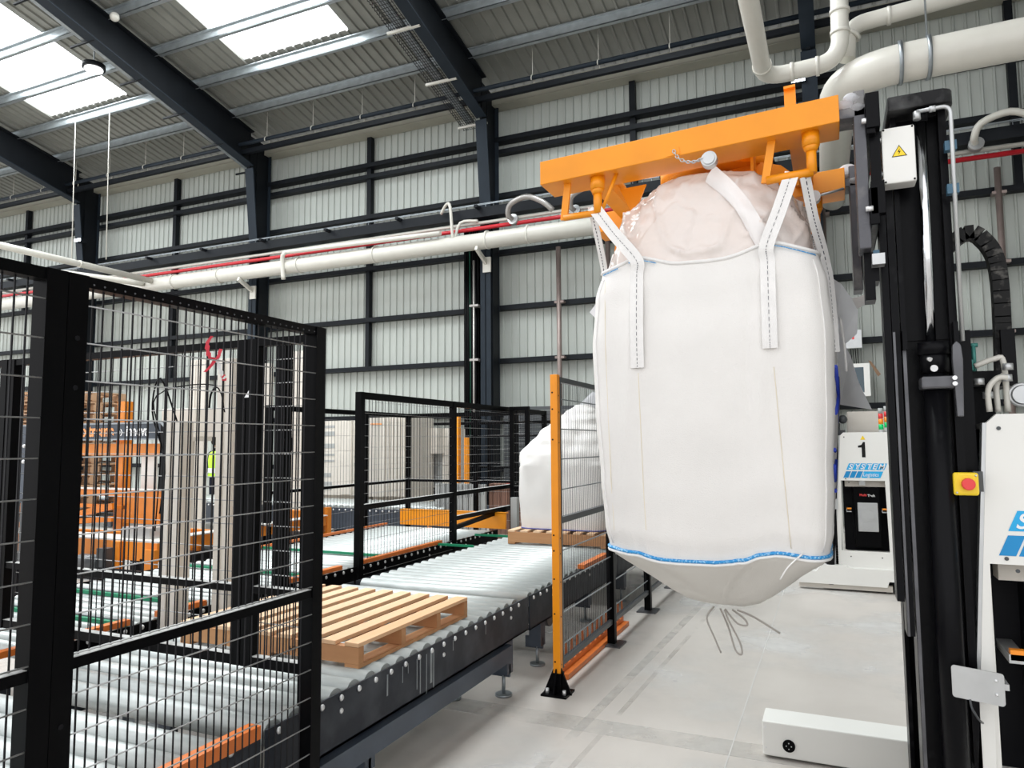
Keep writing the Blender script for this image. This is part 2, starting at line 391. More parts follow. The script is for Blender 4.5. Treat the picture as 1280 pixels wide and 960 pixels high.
# tray along the wall
t = thing('cable_tray', 'long dark cable tray running along the wall above the red pipe', 'cable tray', (-10, 14.3, 6.8))
obj('tray_channel', MB().box((-34, 14.28, 6.72), (9, 14.34, 6.94)).box((-34, 14.34, 6.72), (9, 14.55, 6.75)), STEEL, t)
b = MB()
for k in range(150):
    x = -26 + .2 * k; b.bar((x, 14.3, 6.95), (x, 14.3, 7.03), .008); 
b.bar((-26, 14.3, 7.03), (4, 14.3, 7.03), .012).bar((-26, 14.28, 7.0), (4, 14.28, 7.0), .012)
obj('wire_basket', b, GALV, t, kind='stuff')
for k in range(14): obj('tray_arm', MB().box((-24 + 2.1 * k, 14.1, 6.9), (-23.92 + 2.1 * k, 14.5, 6.96)), STEEL, t)
# pipes hanging below the roof
t = thing('hanging_conduit', 'long dark conduit hung on rods under the roof in front of the eaves', 'pipe', (-10, 14, 9.5))
obj('pipe', MB().tube([(-30, 14, 9.56), (5, 14, 9.56)], .05, 10), STEELB, t)
obj('support_channel', MB().box((-30, 14.04, 9.32), (5, 14.14, 9.44)), STEEL, t)
for k in range(20):
    x = -25.2 + 1.5 * k
    obj('hanger', MB().tube([(x, 14, 9.56), (x, 14, roofz(14) + .1)], .008, 6).tube(arc((x, 14, 9.52), .09, -.5, 3.7, 8, (0, 1, 0), (0, 0, 1)), .012, 6), WHITEP, t)
for x, lb in ((-18.45, 'left thin drop wire hanging from the roof, in front of the left column'), (-17.1, 'right thin drop wire hanging from the roof between two left columns')):
    tag(obj('drop_wire', MB().tube([(x, 12.4, roofz(12.4)), (x + .1, 12.4, 6.4)], .013, 6), WHITEP), lb, 'wire', )
# vertical drop pipes on wall
for x, z0, z1, m, lb in ((-5.5, .2, 6.0, PIPEBR, 'brown-grey vertical pipe on the wall above the orange fence post'),
                         (-4.35, .2, 6.0, PIPEBR, 'dark vertical pipe on the wall just left of the hanging big bag'),
                         (2.86, .2, 6.45, PIPEBR, 'brownish vertical pipe on the wall at the far right'),
                         (-7.42, .1, 5.8, PIPEG, 'thin pale vertical conduit on the central dark column'),
                         (-.02, .3, 6.3, PIPEBR, 'vertical pipe on the wall right behind the hanging big bag')):
    t = thing('drop_pipe', lb, 'pipe', (x, 14.75, z0))
    yy = 14.52 if x == -7.42 else 14.95
    r = .055 if m is PIPEBR else .025
    obj('pipe', MB().tube([(x, yy, z0), (x, yy, z1)], r, 10), m, t)
    for z in (2.25, 3.5, 4.75, 6.0):
        if z < z1: obj('clip', MB().box((x - .1, yy - .03, z - .03), (x + .12, yy + .16, z + .02)), m, t)
t = thing('cable_bundle', 'dark bundle of black and green cables running down left of the central column', 'cable', (-7.6, 14.7, 0))
for i in range(6):
    obj('cable', MB().tube([(-7.72 + .05 * i, 14.7 + .02 * (i % 2), 6.6), (-7.70 + .05 * i, 14.7, 3), (-7.73 + .05 * i, 14.7, .3)], .012 if i == 2 else .03, 6), DGREEN if i == 2 else BLACK, t)
obj('cable_duct', MB().box((-7.78, 14.72, .3), (-7.40, 14.9, 6.6)), BLACK, t)
# basket tray under the rafter near top centre
t = thing('basket_tray', 'wire basket cable tray with pale brackets hung along the rafter at top centre', 'cable tray', (-7.6, 11, 9.7))
def rzz(y): return 9.06 + (14.66 - y) * .245 + .02
b = MB()
y0_, y1_ = 14.75, 7.4
for i in range(9):
    x = -7.78 + .055 * i; b.bar((x, y0_, rzz(y0_)), (x, y1_, rzz(y1_)), .008)
n = int((y0_ - y1_) / .08)
for i in range(n):
    y = y0_ - .08 * i; b.bar((-7.8, y, rzz(y)), (-7.32, y, rzz(y)), .007)
    b.bar((-7.8, y, rzz(y)), (-7.8, y, rzz(y) + .12), .007)
obj('wire_basket', b, WIRE, t, kind='stuff')
obj('cable_run', MB().bar((-7.55, 14.6, rzz(14.6) + .05), (-7.55, 7.4, rzz(7.4) + .05), .2, .04), GALV, t)
for y in (14.6, 13.1, 11.6, 10.1, 8.6): obj('tray_bracket', MB().bar((-7.86, y, rzz(y) - .03), (-7.1, y, rzz(y) - .03), .05, .05), WHITEP, t)
t = thing('cable_ladder', 'thin pale cable run with short brackets along the left rafter', 'cable tray', (-14.5, 11, 9.7))
obj('cable_run', MB().bar((-14.42, 14.6, rzz(14.6) + .05), (-14.42, 7.4, rzz(7.4) + .05), .1, .05), GALV, t)
for y in (14.6, 13.4, 12.2, 11.0, 9.8, 8.6): obj('tray_bracket', MB().bar((-14.85, y, rzz(y) - .02), (-14.1, y, rzz(y) - .02), .04, .04), STEEL, t)
# high bay lamp
t = thing('high_bay_lamp', 'round black-rimmed high bay lamp hanging beside the left rafter', 'lamp', (-15.0, 10.45, 10.1))
obj('housing', MB().tube([(-15, 10.45, 10.12), (-15, 10.45, 10.22)], .24, 20), STEEL, t)
obj('lamp_lens', MB().tube([(-15, 10.45, 10.09), (-15, 10.45, 10.13)], .19, 20), LAMPF, t)
obj('hanger', MB().tube([(-15, 10.45, 10.2), (-15, 10.45, 10.85)], .015, 6), GALV, t)
t = thing('dome_lamp', 'small round fitting on the purlin at top left beside the rafter', 'lamp', (-13.9, 9.9, 10.6))
obj('housing', MB().sphere((-13.75, 10.0, 10.78), .1), WHITEP, t)
for x, z, lb in ((-21.0, 7.9, 'small bright lamp on the leftmost visible column'), (-.35, 8.5, 'small bright blue-white lamp high on the wall behind the orange frame')):
    t = thing('wall_lamp', lb, 'lamp', (x, 14.4, z))
    obj('housing', MB().box((x - .14, 14.36, z - .04), (x + .14, 14.56, z + .06)), STEEL, t)
    obj('lamp_lens', MB().box((x - .12, 14.33, z - .03), (x + .12, 14.358, z + .05)), SPOTL, t)
# slim pipes coming from the left
pipe('branch_pipe', [(-17.3, 8.0, 6.2), (-17.3, 14.0, 6.2)], .085, WHITEP, 'white branch pipe coming in from the left over the near cage, upper one', 'pipe', 12, clamps=[((-17.3, 11.9, 6.2), (0, 1, 0))])
pipe('branch_pipe', smooth_path([(-18.7, 12.1, 5.9), (-18.72, 12.15, 6.15), (-18.6, 12.4, 6.2), (-17.6, 14.0, 6.15)], 4), .085, WHITEP, 'white branch pipe with an elbow just above the near cage, lower one', 'pipe', 12)
t = pipe('branch_valve', smooth_path([(-12.6, 14.05, 5.78), (-12.6, 14.0, 6.2), (-12.5, 13.95, 6.42), (-12.1, 14.0, 6.45), (-8, 14.0, 6.38)], 4), .055, WHITEP, 'thin white pipe with an elbow drop in front of the wall duct', 'pipe', 10)
# big ducts, top right
def bend(pts, r, k=6): # pts polyline with rounded corners of radius r
    pts = [Vector(p) for p in pts]; out = [pts[0]]
    for a, c, d in zip(pts[:-2], pts[1:-1], pts[2:]):
        u = (a - c).normalized(); w = (d - c).normalized(); p = c + u * r; q = c + w * r
        for i in range(k + 1):
            s = i / k; out.append(p * (1 - s) ** 2 + c * 2 * s * (1 - s) + q * s * s)
    out.append(pts[-1]); return out
DY = 9.0
t = pipe('main_duct', bend([(9, DY, 5.95), (.22, DY, 5.88), (.16, 14.0, 5.98)], .75, 10), .215, WHITEP, 'fat off-white duct at top right that bends away towards the wall', 'pipe', 24,
         clamps=[((.86, DY, 5.89), (1, 0, 0)), ((1.14, DY, 5.89), (1, 0, 0))], cm=GALV)
obj('hanger', MB().tube([(1.14, DY, 6.1), (1.14, DY, 10.9)], .012, 6), GALV, t)
t = pipe('overhead_pipe', bend([(-.62, 4.2, 6.03), (-.60, 9.0, 6.03), (.25, 9.0, 6.06), (.27, 9.0, 7.0)], .28, 8), .1, WHITEP, 'off-white pipe at top centre-right with two elbows above the orange frame', 'pipe', 18,
         clamps=[((-.60, 8.68, 6.03), (0, 1, 0)), ((-.28, 9, 6.04), (1, 0, 0)), ((.0, 9, 6.05), (1, 0, 0)), ((.26, 9, 6.4), (0, 0, 1)), ((.265, 9, 6.66), (0, 0, 1))])
pipe('upper_pipe', bend([(.33, 9.3, 6.2), (.36, 9.3, 6.62), (2.5, 9.3, 6.75)], .2, 8), .095, WHITEP, 'off-white pipe leaving to the right along the top edge', 'pipe', 18,
     clamps=[((.40, 9.3, 6.5), (.5, 0, .6)), ((.8, 9.3, 6.64), (1, 0, 0))])
# wall electrics at right
t = thing('control_cabinet', 'white wall cabinet with a tinted window and open flap, right of the big bag', 'cabinet', (.25, 14.9, 2.3))
x0, x1, z0, z1, y0 = .12, .66, 2.42, 3.03, 14.75
obj('body', MB().box((x0, y0 + .02, z0), (x1, 15.05, z1)), WHITE, t, bevel=.008)
obj('door_frame', MB().box((x0, y0, z0), (x0 + .06, y0 + .02, z1)).box((x1 - .1, y0, z0), (x1, y0 + .02, z1)).box((x0 + .06, y0, z0), (x1 - .1, y0 + .02, z0 + .07)).box((x0 + .06, y0, z1 - .07), (x1 - .1, y0 + .02, z1)), WHITE, t)
obj('window', MB().box((x0 + .05, y0 + .005, z0 + .05), (x1 - .08, y0 + .015, z1 - .05)), GLASS, t)
obj('brown_cloth', MB().add([(x1 - .02, y0, z1 + .05), (x1 + .03, y0, z1 + .03), (x1 + .18, y0 - .04, z1 - .22), (x1 + .13, y0 - .04, z1 - .26)], [(0, 1, 2, 3)]), BROWNC, t)
t = thing('junction_box', 'small pale grey electrical box with a red mark on the wall above the cabinet', 'box', (.33, 14.95, 3.3))
obj('body', MB().box((.28, 14.85, 3.33), (.56, 15.0, 3.68)), SILVER, t, bevel=.006); obj('mark', MB().box((.39, 14.845, 3.5), (.43, 14.85, 3.6)), REDB, t)
for i in range(4): obj('cable', MB().tube([(.36 + .04 * i, 14.93, 3.33), (.38 + .035 * i, 14.93, 3.02)], .008, 6), BLACK, t)

# ================================================================== fences
def wires(mb, p, q, z0, z1, vp=.03, hp=.1, r=.0022, hz=None):
    p = Vector(p); q = Vector(q); L = (q - p).length; d = (q - p) / L; nr = Vector((d.y, -d.x, 0)) * (r * 1.8)
    n = int(L / vp)
    for i in range(1, n):
        c = p + d * (i * L / n); mb.bar((c.x, c.y, z0), (c.x, c.y, z1), r * 1.7)
    return mb
def crosswires(mb, p, q, z0, z1, hp=.1, r=.0022, off=.0, ext=.0):
    p = Vector(p); q = Vector(q); d = (q - p).normalized(); nr = Vector((d.y, -d.x, 0)) * off
    z = z1 - hp * .6
    while z > z0 + .02:
        a = p + nr - d * ext; c = q + nr + d * ext; mb.tube([(a.x, a.y, z), (c.x, c.y, z)], r, 6); z -= hp
    return mb
def panel(parent, p, q, zb, zt, w=.05, rails=(), vp=.03, hp=.1, r=.0022, post=True, wz=None, name='stile', m=BLACK, right_post=True, rh=None, off=.0, ext=.0):
    px, py = p; qx, qy = q; d = (Vector((qx, qy, 0)) - Vector((px, py, 0))).normalized()
    def post_(x, y):
        h = w / 2
        obj(name, MB().box((x - h, y - h, zb), (x + h, y + h, zt)), m, parent)
    if post: post_(px, py)
    if right_post: post_(qx, qy)
    rh = rh or w
    for z, hh in ((zt - rh / 2, rh),) + tuple(rails):
        a = Vector((px, py, z)) + d * w / 2; c = Vector((qx, qy, z)) - d * w / 2
        obj('rail', MB().bar(a, c, w * .8, hh), m, parent)
        if m is BLACK and z < 1.99: obj('rail_glint', MB().bar(a + Vector((0, 0, hh / 2 + .0008)), c + Vector((0, 0, hh / 2 + .0008)), w * .74, .0012), RAILGLINT, parent, kind='stuff')  # thin pale strip paints the skylight reflection on the rail top
    if wz:
        obj('wire_mesh', wires(MB(), (px + d.x * w / 2, py + d.y * w / 2, 0), (qx - d.x * w / 2, qy - d.y * w / 2, 0), wz[0], wz[1], vp, hp, r), WIRE, parent, kind='stuff')
        obj('cross_wires', crosswires(MB(), (px + d.x * w / 2, py + d.y * w / 2, 0), (qx - d.x * w / 2, qy - d.y * w / 2, 0), wz[0], wz[1], hp, r, off, ext), CWIRE, parent, kind='stuff')
FX = -1.82
t = thing('mesh_guard_panel', 'near black mesh guard panel at the left, right of its tall double post', 'fence', (FX, 1.7, 0))
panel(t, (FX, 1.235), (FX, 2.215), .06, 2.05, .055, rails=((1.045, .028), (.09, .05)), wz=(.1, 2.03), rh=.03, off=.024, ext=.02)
obj('corner_post', MB().box((FX - .10, 2.26, .6), (FX - .05, 2.31, 2.04)), BLACK, t)
obj('base_plate', MB().box((FX - .1, 2.17, 0), (FX + .06, 2.34, .012)), BLACK, t)
# bolt holes on post and rail
b = MB()
for z in (1.88, 1.75, .9, .75): b.tube([(FX + .028, 1.235, z), (FX + .030, 1.235, z)], .007, 8)
obj('bolt_holes', b, DARK, t, kind='stuff')
b = MB()
for i in range(30): b.sphere((FX + .022, 1.28 + .031 * i, 2.030), .003, 6, 4)
obj('weld_dots', b, MASTE, t, kind='stuff')
t = thing('mesh_guard_panel', 'black mesh guard panel at the left picture edge, left of the double post', 'fence', (FX, .6, 0))
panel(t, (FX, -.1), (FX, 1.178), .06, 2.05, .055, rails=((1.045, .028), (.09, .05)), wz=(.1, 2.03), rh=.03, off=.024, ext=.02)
FY = 2.35
t = thing('cross_guard_frame', 'black mesh frame standing across the rollers behind the near guard panel', 'fence', (-2.3, FY, .6))
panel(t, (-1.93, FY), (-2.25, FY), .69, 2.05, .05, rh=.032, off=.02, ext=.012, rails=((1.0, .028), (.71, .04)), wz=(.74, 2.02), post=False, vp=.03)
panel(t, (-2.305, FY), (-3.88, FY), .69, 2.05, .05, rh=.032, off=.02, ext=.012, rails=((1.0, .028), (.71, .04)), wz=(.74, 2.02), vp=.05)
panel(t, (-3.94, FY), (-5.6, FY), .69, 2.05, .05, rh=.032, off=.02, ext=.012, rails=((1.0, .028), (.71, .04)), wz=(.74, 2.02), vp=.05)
for x in (-3.60, -5.6): obj('stilt', MB().box((x - .03, FY - .03, 0), (x + .03, FY + .03, .7)), BLACK, t)
obj('adhesive_tag', MB().add([(-2.285, FY - .0265, 1.80), (-2.26, FY - .0265, 1.80), (-2.26, FY - .0265, 1.83)], [(0, 1, 2)]), TEXTW, t)
# red tape tied in the near panel
t = thing('barrier_tape', 'red and white barrier tape knotted into the near cage mesh', 'tape', (FX, 1.75, 1.9))
def ribbon(pts, w, up=(0, 1, 0)):
    pts = smooth_path(pts, 4); mb = MB(); vs = []; n = len(pts)
    for i, p in enumerate(pts):
        a = Vector(up) * w / 2
        if i % 2: a = a * .75 + Vector((.006, 0, .004))
        vs += [p - a, p + a]
    mb.add(vs, [(2 * i, 2 * i + 1, 2 * i + 3, 2 * i + 2) for i in range(n - 1)], True); return mb
def cage(px, py): # point on the near panel plane from its picture place
    f_ = Vector((px - 640, py - 480, 897.7)); a = Vector((.91311787 * f_.x - .03932735 * f_.y - .40579443 * f_.z, .40764251 * f_.x + .07199656 * f_.y + .9102989 * f_.z, -.00658384 * f_.x - .99662925 * f_.y + .08177285 * f_.z))
    k = (FX + .012) / a.x; return Vector((0, 0, 1.6)) + a * k
obj('strip', ribbon([cage(265, 420), cage(259, 430), cage(262, 446), cage(271, 449), cage(276, 436)], .012), REDT, t)
obj('strip', ribbon([cage(270, 447), cage(264, 457), cage(256, 465)], .014), REDT, t)
obj('strip', ribbon([cage(271, 448), cage(275, 462), cage(280, 474)], .010), TEXTW, t)
obj('strip', ribbon([cage(278, 468), cage(281, 476)], .012), REDT, t)

MX = -3.74
t = thing('middle_fence', 'black mesh fence along the inner roller line in the middle distance', 'fence', (MX, 6.8, .4))
panel(t, (MX, 5.15), (MX, 6.82), .40, 2.05, .06, rails=((1.055, .045), (.47, .03)), wz=(.48, 2.03), vp=.05, r=.0018, name='post')
panel(t, (MX, 6.82), (MX, 8.5), .40, 2.05, .06, rails=((1.06, .045), (.80, .045)), wz=(1.0, 2.03), vp=.05, r=.0018, post=False, name='post')
panel(t, (MX, 8.5), (MX, 9.5), .1, 2.05, .06, rails=((1.06, .04),), wz=(.2, 2.03), vp=.06, hp=.1, r=.0018, post=False, name='post')
obj('rail', MB().bar((MX, 6.85, .70), (MX, 8.47, .80), .04, .045), BLACK, t)
t = thing('cross_fence', 'short black mesh fence bay beside the far big bag, facing the camera', 'fence', (-3.5, 8.2, 0))
panel(t, (-3.66, 8.2), (-3.45, 8.2), .1, 2.05, .05, rails=((1.05, .04),), wz=(.12, 2.03), vp=.03, hp=.12, name='post')
BX = -5.9
t = thing('rear_fence', 'black mesh fence around the far conveyor, turning a corner by the beige machines', 'fence', (BX, 9.5, 0))
panel(t, (BX, 6.4), (BX, 7.3), .05, 2.05, .06, rails=((1.05, .035),), wz=(.2, 2.03), vp=.06, hp=.2, r=.0016, name='post')
panel(t, (BX, 7.3), (BX, 8.25), .05, 2.05, .06, rails=((1.05, .035),), wz=(.2, 2.03), vp=.06, hp=.2, r=.0016, name='post', post=False)
panel(t, (BX, 8.25), (BX, 9.35), .05, 2.05, .06, rails=((1.05, .035),), wz=(.2, 2.03), vp=.06, hp=.2, r=.0016, name='post', post=False)
panel(t, (BX, 9.35), (-4.75, 9.35), .05, 2.05, .06, rails=((1.05, .035),), wz=(.2, 2.03), vp=.06, hp=.2, r=.0016, name='post', post=False)
panel(t, (-4.75, 9.35), (-3.82, 9.35), .05, 2.05, .06, rails=((1.05, .035),), wz=(.2, 2.03), vp=.06, hp=.2, r=.0016, name='post', post=False, right_post=False)
t = thing('wall_side_fence', 'black railed fence far behind, in front of the dark shutter near the wall', 'fence', (-5.5, 13.6, 0))
panel(t, (-8.6, 13.6), (-6.6, 13.6), .05, 2.05, .06, rails=((1.1, .04),), name='post', m=BLACK)
panel(t, (-6.6, 13.6), (-3.4, 13.6), .05, 2.05, .06, rails=((1.1, .04), (1.75, .04)), name='post', m=BLACK, post=False)
t = thing('tall_sensor_post', 'tall black post behind the cage beside the inner roller line', 'post', (MX, 4.22, .3))
obj('post', MB().box((MX - .045, 4.17, .3), (MX + .03, 4.26, 2.36)), BLACK, t); obj('sensor', MB().box((MX + .03, 4.18, 1.55), (MX + .06, 4.24, 1.65)), BLACK, t)

RX = -1.67
t = thing('orange_fence', 'right mesh fence with one tall orange post and black posts', 'fence', (RX, 4.455, 0))
b = MB().box((RX - .03, 4.43, .12), (RX + .02, 4.48, 2.05)); obj('orange_post', b, ORANGE, t, bevel=.003)
b = MB()
for z in (1.93, 1.82, 1.62, 1.0, .9, .72, .5, .2): b.tube([(RX - .015, 4.4285, z), (RX - .015, 4.4305, z)], .006, 8).tube([(RX + .0195, 4.455, z - .02), (RX + .021, 4.455, z - .02)], .005, 8)
obj('post_holes', b, DARK, t, kind='stuff')
b = MB().prism([(RX - .10, .0), (RX - .03, .0), (RX - .03, .16)], 'y', 4.44, 4.455).prism([(RX + .02, .0), (RX + .09, .0), (RX + .02, .16)], 'y', 4.44, 4.455)
b.prism([(4.36, 0), (4.42, 0), (4.42, .16)], 'x', RX - .01, RX).box((RX - .09, 4.36, 0), (RX + .08, 4.53, .012)).box((RX - .036, 4.42, .01), (RX + .025, 4.487, .13))
obj('post_foot', b, BLACK, t)
obj('foot_bolt', MB().tube([(RX - .06, 4.40, .01), (RX - .06, 4.40, .04)], .012, 8).tube([(RX + .055, 4.40, .01), (RX + .055, 4.40, .04)], .012, 8), BOLT, t)
for y in (5.67, 6.89, 8.1):
    obj('post', MB().box((RX - .03, y - .03, .0), (RX + .03, y + .03, 2.05 if y < 6 else 1.3)), BLACK, t); obj('foot', MB().box((RX - .09, y - .1, 0), (RX + .09, y + .1, .012)), MASTE, t)
for a, c in ((4.49, 5.64), (5.70, 6.86), (6.92, 8.07)):
    for z in ((2.02, .18) if a < 5 else (.18,)) : obj('rail', MB().bar((RX, a, z), (RX, c, z), .03, .035), GREYR, t)
    obj('rail', MB().bar((RX, a, 1.09), (RX, c, 1.09), .035, .04), GREYR, t)
    obj('wire_mesh', wires(MB(), (RX, a, 0), (RX, c, 0), .19, 2.03 if a < 5 else 1.1, .03, .2, .0014), WIRE, t, kind='stuff')
    b = MB()
    for k in range(9):
        z = .19 + .2 * k
        if z < (2.0 if a < 5 else 1.05): b.bar((RX + .006, a, z + .1), (RX + .006, c, z + .1), .007)
    obj('cross_wires', b, GALV, t, kind='stuff')
obj('stile', MB().box((RX - .0, 4.485, .15), (RX + .02, 4.505, 2.03)), GREYR, t)
t = thing('floor_guide', 'orange toothed guide rail on the floor at the foot of the right fence', 'rail', (-1.66, 5.4, 0))
obj('rail', MB().box((-1.76, 4.72, .03), (-1.748, 6.3, .07)).box((-1.76, 4.72, .0), (-1.70, 6.3, .035)), ORSTRIP, t)
for k in range(13):
    y = 4.8 + .12 * k; obj('tooth', MB().prism([(y, .06), (y + .06, .06), (y + .035, .22), (y + .02, .22)], 'x', -1.758, -1.75), ORSTRIP, t)

# ================================================================== conveyors
def conveyor(t, x0, x1, y0, y1, zc, r, pitch, plate=(.565, .31), pm=PLATE, right=True, left=True, legs=(), bolts=True):
    n = int((y1 - y0) / pitch); rl = None
    for i in range(n):
        y = y0 + pitch * (i + .5)
        if rl is None: rl = obj('roller', MB().tube([(x0 + .03, y, zc), (x1 - .03, y, zc)], r, 14), ROLLER, t, origin=(x0, y, zc))
        else: dupe(rl, t, Vector((x0, y, zc)) - Vector(t.location))
    for sd, x, dx in ((right, x1, -1), (left, x0, 1)):
        if not sd: continue
        zt, zb = plate
        obj('side_frame', MB().box((min(x, x + dx * .008), y0, zb), (max(x, x + dx * .008), y1, zt)).box((min(x, x + dx * .05), y0, zb), (max(x, x + dx * .05), y1, zb + .01)), pm, t)
        b = MB()
        for i in range(n):
            y = y0 + pitch * (i + .5); b.sphere((x - dx * .003, y, zt - .022), .0135, 8, 6, (.6, 1, 1))
            if i % 7 == 3: b.sphere((x - dx * .003, y, zt - .075), .012, 8, 6, (.6, 1, 1))
        obj('axle_bolts', b, BOLT, t, kind='stuff')
    for (x, y, w) in legs:
        l = obj('leg', MB().box((x - w / 2, y - w / 2, .14), (x + w / 2, y + w / 2, plate[1] + .02)).box((x - w, y - .01, .12), (x + w * .5, y + .01, .2)), PLATEB, t)
        f = obj('foot', MB().tube([(x, y, .012), (x, y, .14)], .012, 8).tube([(x, y, .0), (x, y, .014)], .055, 14), GALV, l)
CX0, CX1 = -3.35, -1.92
t = thing('roller_conveyor', 'near roller conveyor section inside the black mesh cage, bottom left', 'conveyor', (-2.6, 1, 0))
conveyor(t, CX0, CX1, -.35, 2.07, .52, .058, .138, plate=(.575, .34), pm=PLATE, legs=((-2.0, .4, .08), (-3.2, .4, .08), (-2.0, 1.8, .08), (-3.2, 1.8, .08)))
obj('orange_guard', MB().prism([(-1.955, .580), (-1.905, .580), (-1.905, .558), (-1.900, .558), (-1.900, .604), (-1.955, .604)], 'y', .2, 2.05), ORSTRIP, t)
t = thing('roller_conveyor', 'long roller conveyor section in front carrying the empty pallet', 'conveyor', (-2.6, 3.3, 0))
conveyor(t, CX0, CX1, 2.10, 4.55, .53, .049, .1235, plate=(.567, .35), legs=((-1.98, 4.28, .09), (-3.2, 4.28, .09), (-2.25, 4.1, .06), (-3.2, 2.8, .08), (-2.0, 2.8, .08)))
obj('lower_rail', MB().box((-1.96, 1.6, .235), (-1.90, 4.25, .33)), PLATEB, t)
# dried drips on the side plate, thin pale streaks
b = MB()
random.seed(3)
for y, L, w in ((2.87, .10, .010), (3.0, .08, .006), (3.05, .05, .004), (3.13, .15, .006), (3.16, .18, .008), (3.22, .2, .007), (3.26, .16, .02), (3.29, .19, .010), (3.5, .06, .005), (3.9, .07, .004)):
    b.box((CX1, y, .545 - L), (CX1 + .0012, y + w, .54))
obj('dried_drips', b, GALV, t, kind='stuff')
t = thing('roller_conveyor', 'roller conveyor section between the orange post and the far pallet', 'conveyor', (-2.6, 5.6, 0))
conveyor(t, CX0, CX1, 4.58, 6.72, .53, .049, .1235, plate=(.567, .34), legs=((-2.02, 4.95, .09), (-3.2, 4.95, .09), (-2.1, 6.3, .09), (-3.2, 6.3, .09)))
obj('orange_guard', MB().box((-1.96, 5.7, .567), (-1.905, 6.4, .60)), ORSTRIP, t)
mt = obj('drive_motor', MB().tube([(-2.05, 5.3, .26), (-2.45, 5.3, .26)], .07, 14).box((-2.5, 5.2, .18), (-2.4, 5.4, .36)).box((-2.3, 5.24, .33), (-2.15, 5.36, .38)), GREYR, t)
t = thing('roller_conveyor', 'far roller conveyor section under the pallet with the standing big bag', 'conveyor', (-2.6, 7.8, 0))
conveyor(t, CX0, CX1, 6.75, 8.95, .53, .049, .1235, plate=(.567, .34), legs=((-2.02, 7.2, .09), (-3.2, 7.2, .09), (-2.1, 8.6, .09)))
# curved hoop under conveyor
tag(obj('hose_reel', MB().tube(arc((-2.1, 5.55, .33), .11, 0, 2 * PI, 20, (.3, .95, 0), (0, 0, 1)), .02, 8).tube(arc((-2.05, 5.75, .36), .08, 0, 2 * PI, 16, (.3, .95, 0), (0, 0, 1)), .018, 8), PIPEG), 'grey coiled hoses hanging below the conveyor behind the orange post', 'hose')
DX0, DX1 = -5.25, -3.72
t = thing('transfer_conveyor', 'second roller conveyor with green chain guides, behind the front one', 'conveyor', (-4.5, 5, 0))
conveyor(t, DX0, DX1, 2.42, 5.1, .53, .04, .111, plate=(.567, .30), pm=BLACK, legs=((-3.8, 3, .08), (-5.1, 3, .08), (-3.8, 4.8, .08), (-5.1, 4.8, .08)))
for y in (2.93, 3.47, 4.53): 
    obj('chain_guide', MB().box((DX0, y - .012, .57), (DX1, y + .012, .592)), GREEN, t); obj('chain', MB().box((DX0, y + .02, .57), (DX1, y + .04, .597)), GALV, t)
for a, c in ((2.2, 2.55), (2.62, 2.95), (3.15, 3.5), (3.72, 4.0), (4.22, 4.9)):
    obj('orange_guard', MB().box((DX1 - .045, a, .575), (DX1 + .004, c, .607)), ORSTRIP, t)
t = thing('transfer_conveyor', 'far half of the second roller conveyor ending at the orange stop plate', 'conveyor', (-4.5, 6.5, 0))
conveyor(t, DX0, DX1, 5.13, 7.9, .53, .04, .111, plate=(.567, .33), pm=BLACK, legs=((-3.8, 6, .08), (-5.1, 6, .08), (-3.8, 7.6, .08)))
for y in (5.6, 6.44, 7.26):
    obj('chain_guide', MB().box((DX0 if y < 6 else -3.7, y - .012, .57), (DX1 if y < 6 else -3.3, y + .012, .592)), GREEN, t)
obj('orange_guard', MB().box((DX1 - .045, 5.15, .575), (DX1 + .004, 6.55, .607)), ORSTRIP, t)
obj('orange_guard', MB().box((DX0, 5.15, .575), (DX0 + .03, 7.8, .60)), ORSTRIP, t)
obj('stop_plate', MB().box((-5.05, 7.82, .585), (-3.58, 7.85, .77)).box((-5.05, 7.82, .765), (-3.58, 7.9, .775)), ORANGE, t)
obj('end_post', MB().box((-3.55, 7.9, 0), (-3.47, 7.97, .95)), GREYBOX, t)
# far conveyor along X
t = thing('rear_conveyor', 'far roller conveyor running crosswise with dark side plates and orange letters', 'conveyor', (-9, 9.9, 0))
rl = None
for i in range(75):
    x = -14.5 + .12 * i
    if x > -5.3: break
    if rl is None: rl = obj('roller', MB().tube([(x, 9.75, .56), (x, 10.9, .56)], .045, 10), ROLLER, t, origin=(x, 9.75, .56))
    else: dupe(rl, t, Vector((x, 9.75, .56)) - Vector(t.location))
obj('side_frame', MB().box((-14.6, 9.69, .22), (-5.3, 9.72, .56)), PLATEB, t); obj('side_frame', MB().box((-14.6, 10.92, .22), (-5.3, 10.95, .56)), PLATEB, t)
b = MB()
for i in range(75): b.sphere((-14.5 + .12 * i, 9.685, .53), .016, 6, 4)
obj('axle_bolts', b, BOLT, t, kind='stuff')
for x in (-13, -11, -9.3, -7.5, -6.0): 
    l = obj('leg', MB().box((x - .07, 9.75, .02), (x + .07, 9.87, .24)), PLATEB, t)
for x, s in ((-9.62, 'B'), (-8.45, 'BM'), (-7.13, 'E'), (-5.78, 'E')):
    text('lettering', s, .2, (x, 9.686, .30), TEXTO, t, bold=.004)
random.seed(11)
t = thing('cable_tangle', 'tangle of loose dark and tan cables on the floor under the rear conveyor', 'cable', (-7, 9.9, 0))
for k in range(9):
    pts = []; x = -8.4 + .1 * k
    for j in range(10): pts.append((x, 9.85 + random.uniform(-.22, .3), .03 + random.uniform(0, .12))); x += random.uniform(.15, .4)
    obj('cable', MB().tube(smooth_path(pts, 3), .014, 6), [BLACK, BROWNC, GREYR][k % 3], t)

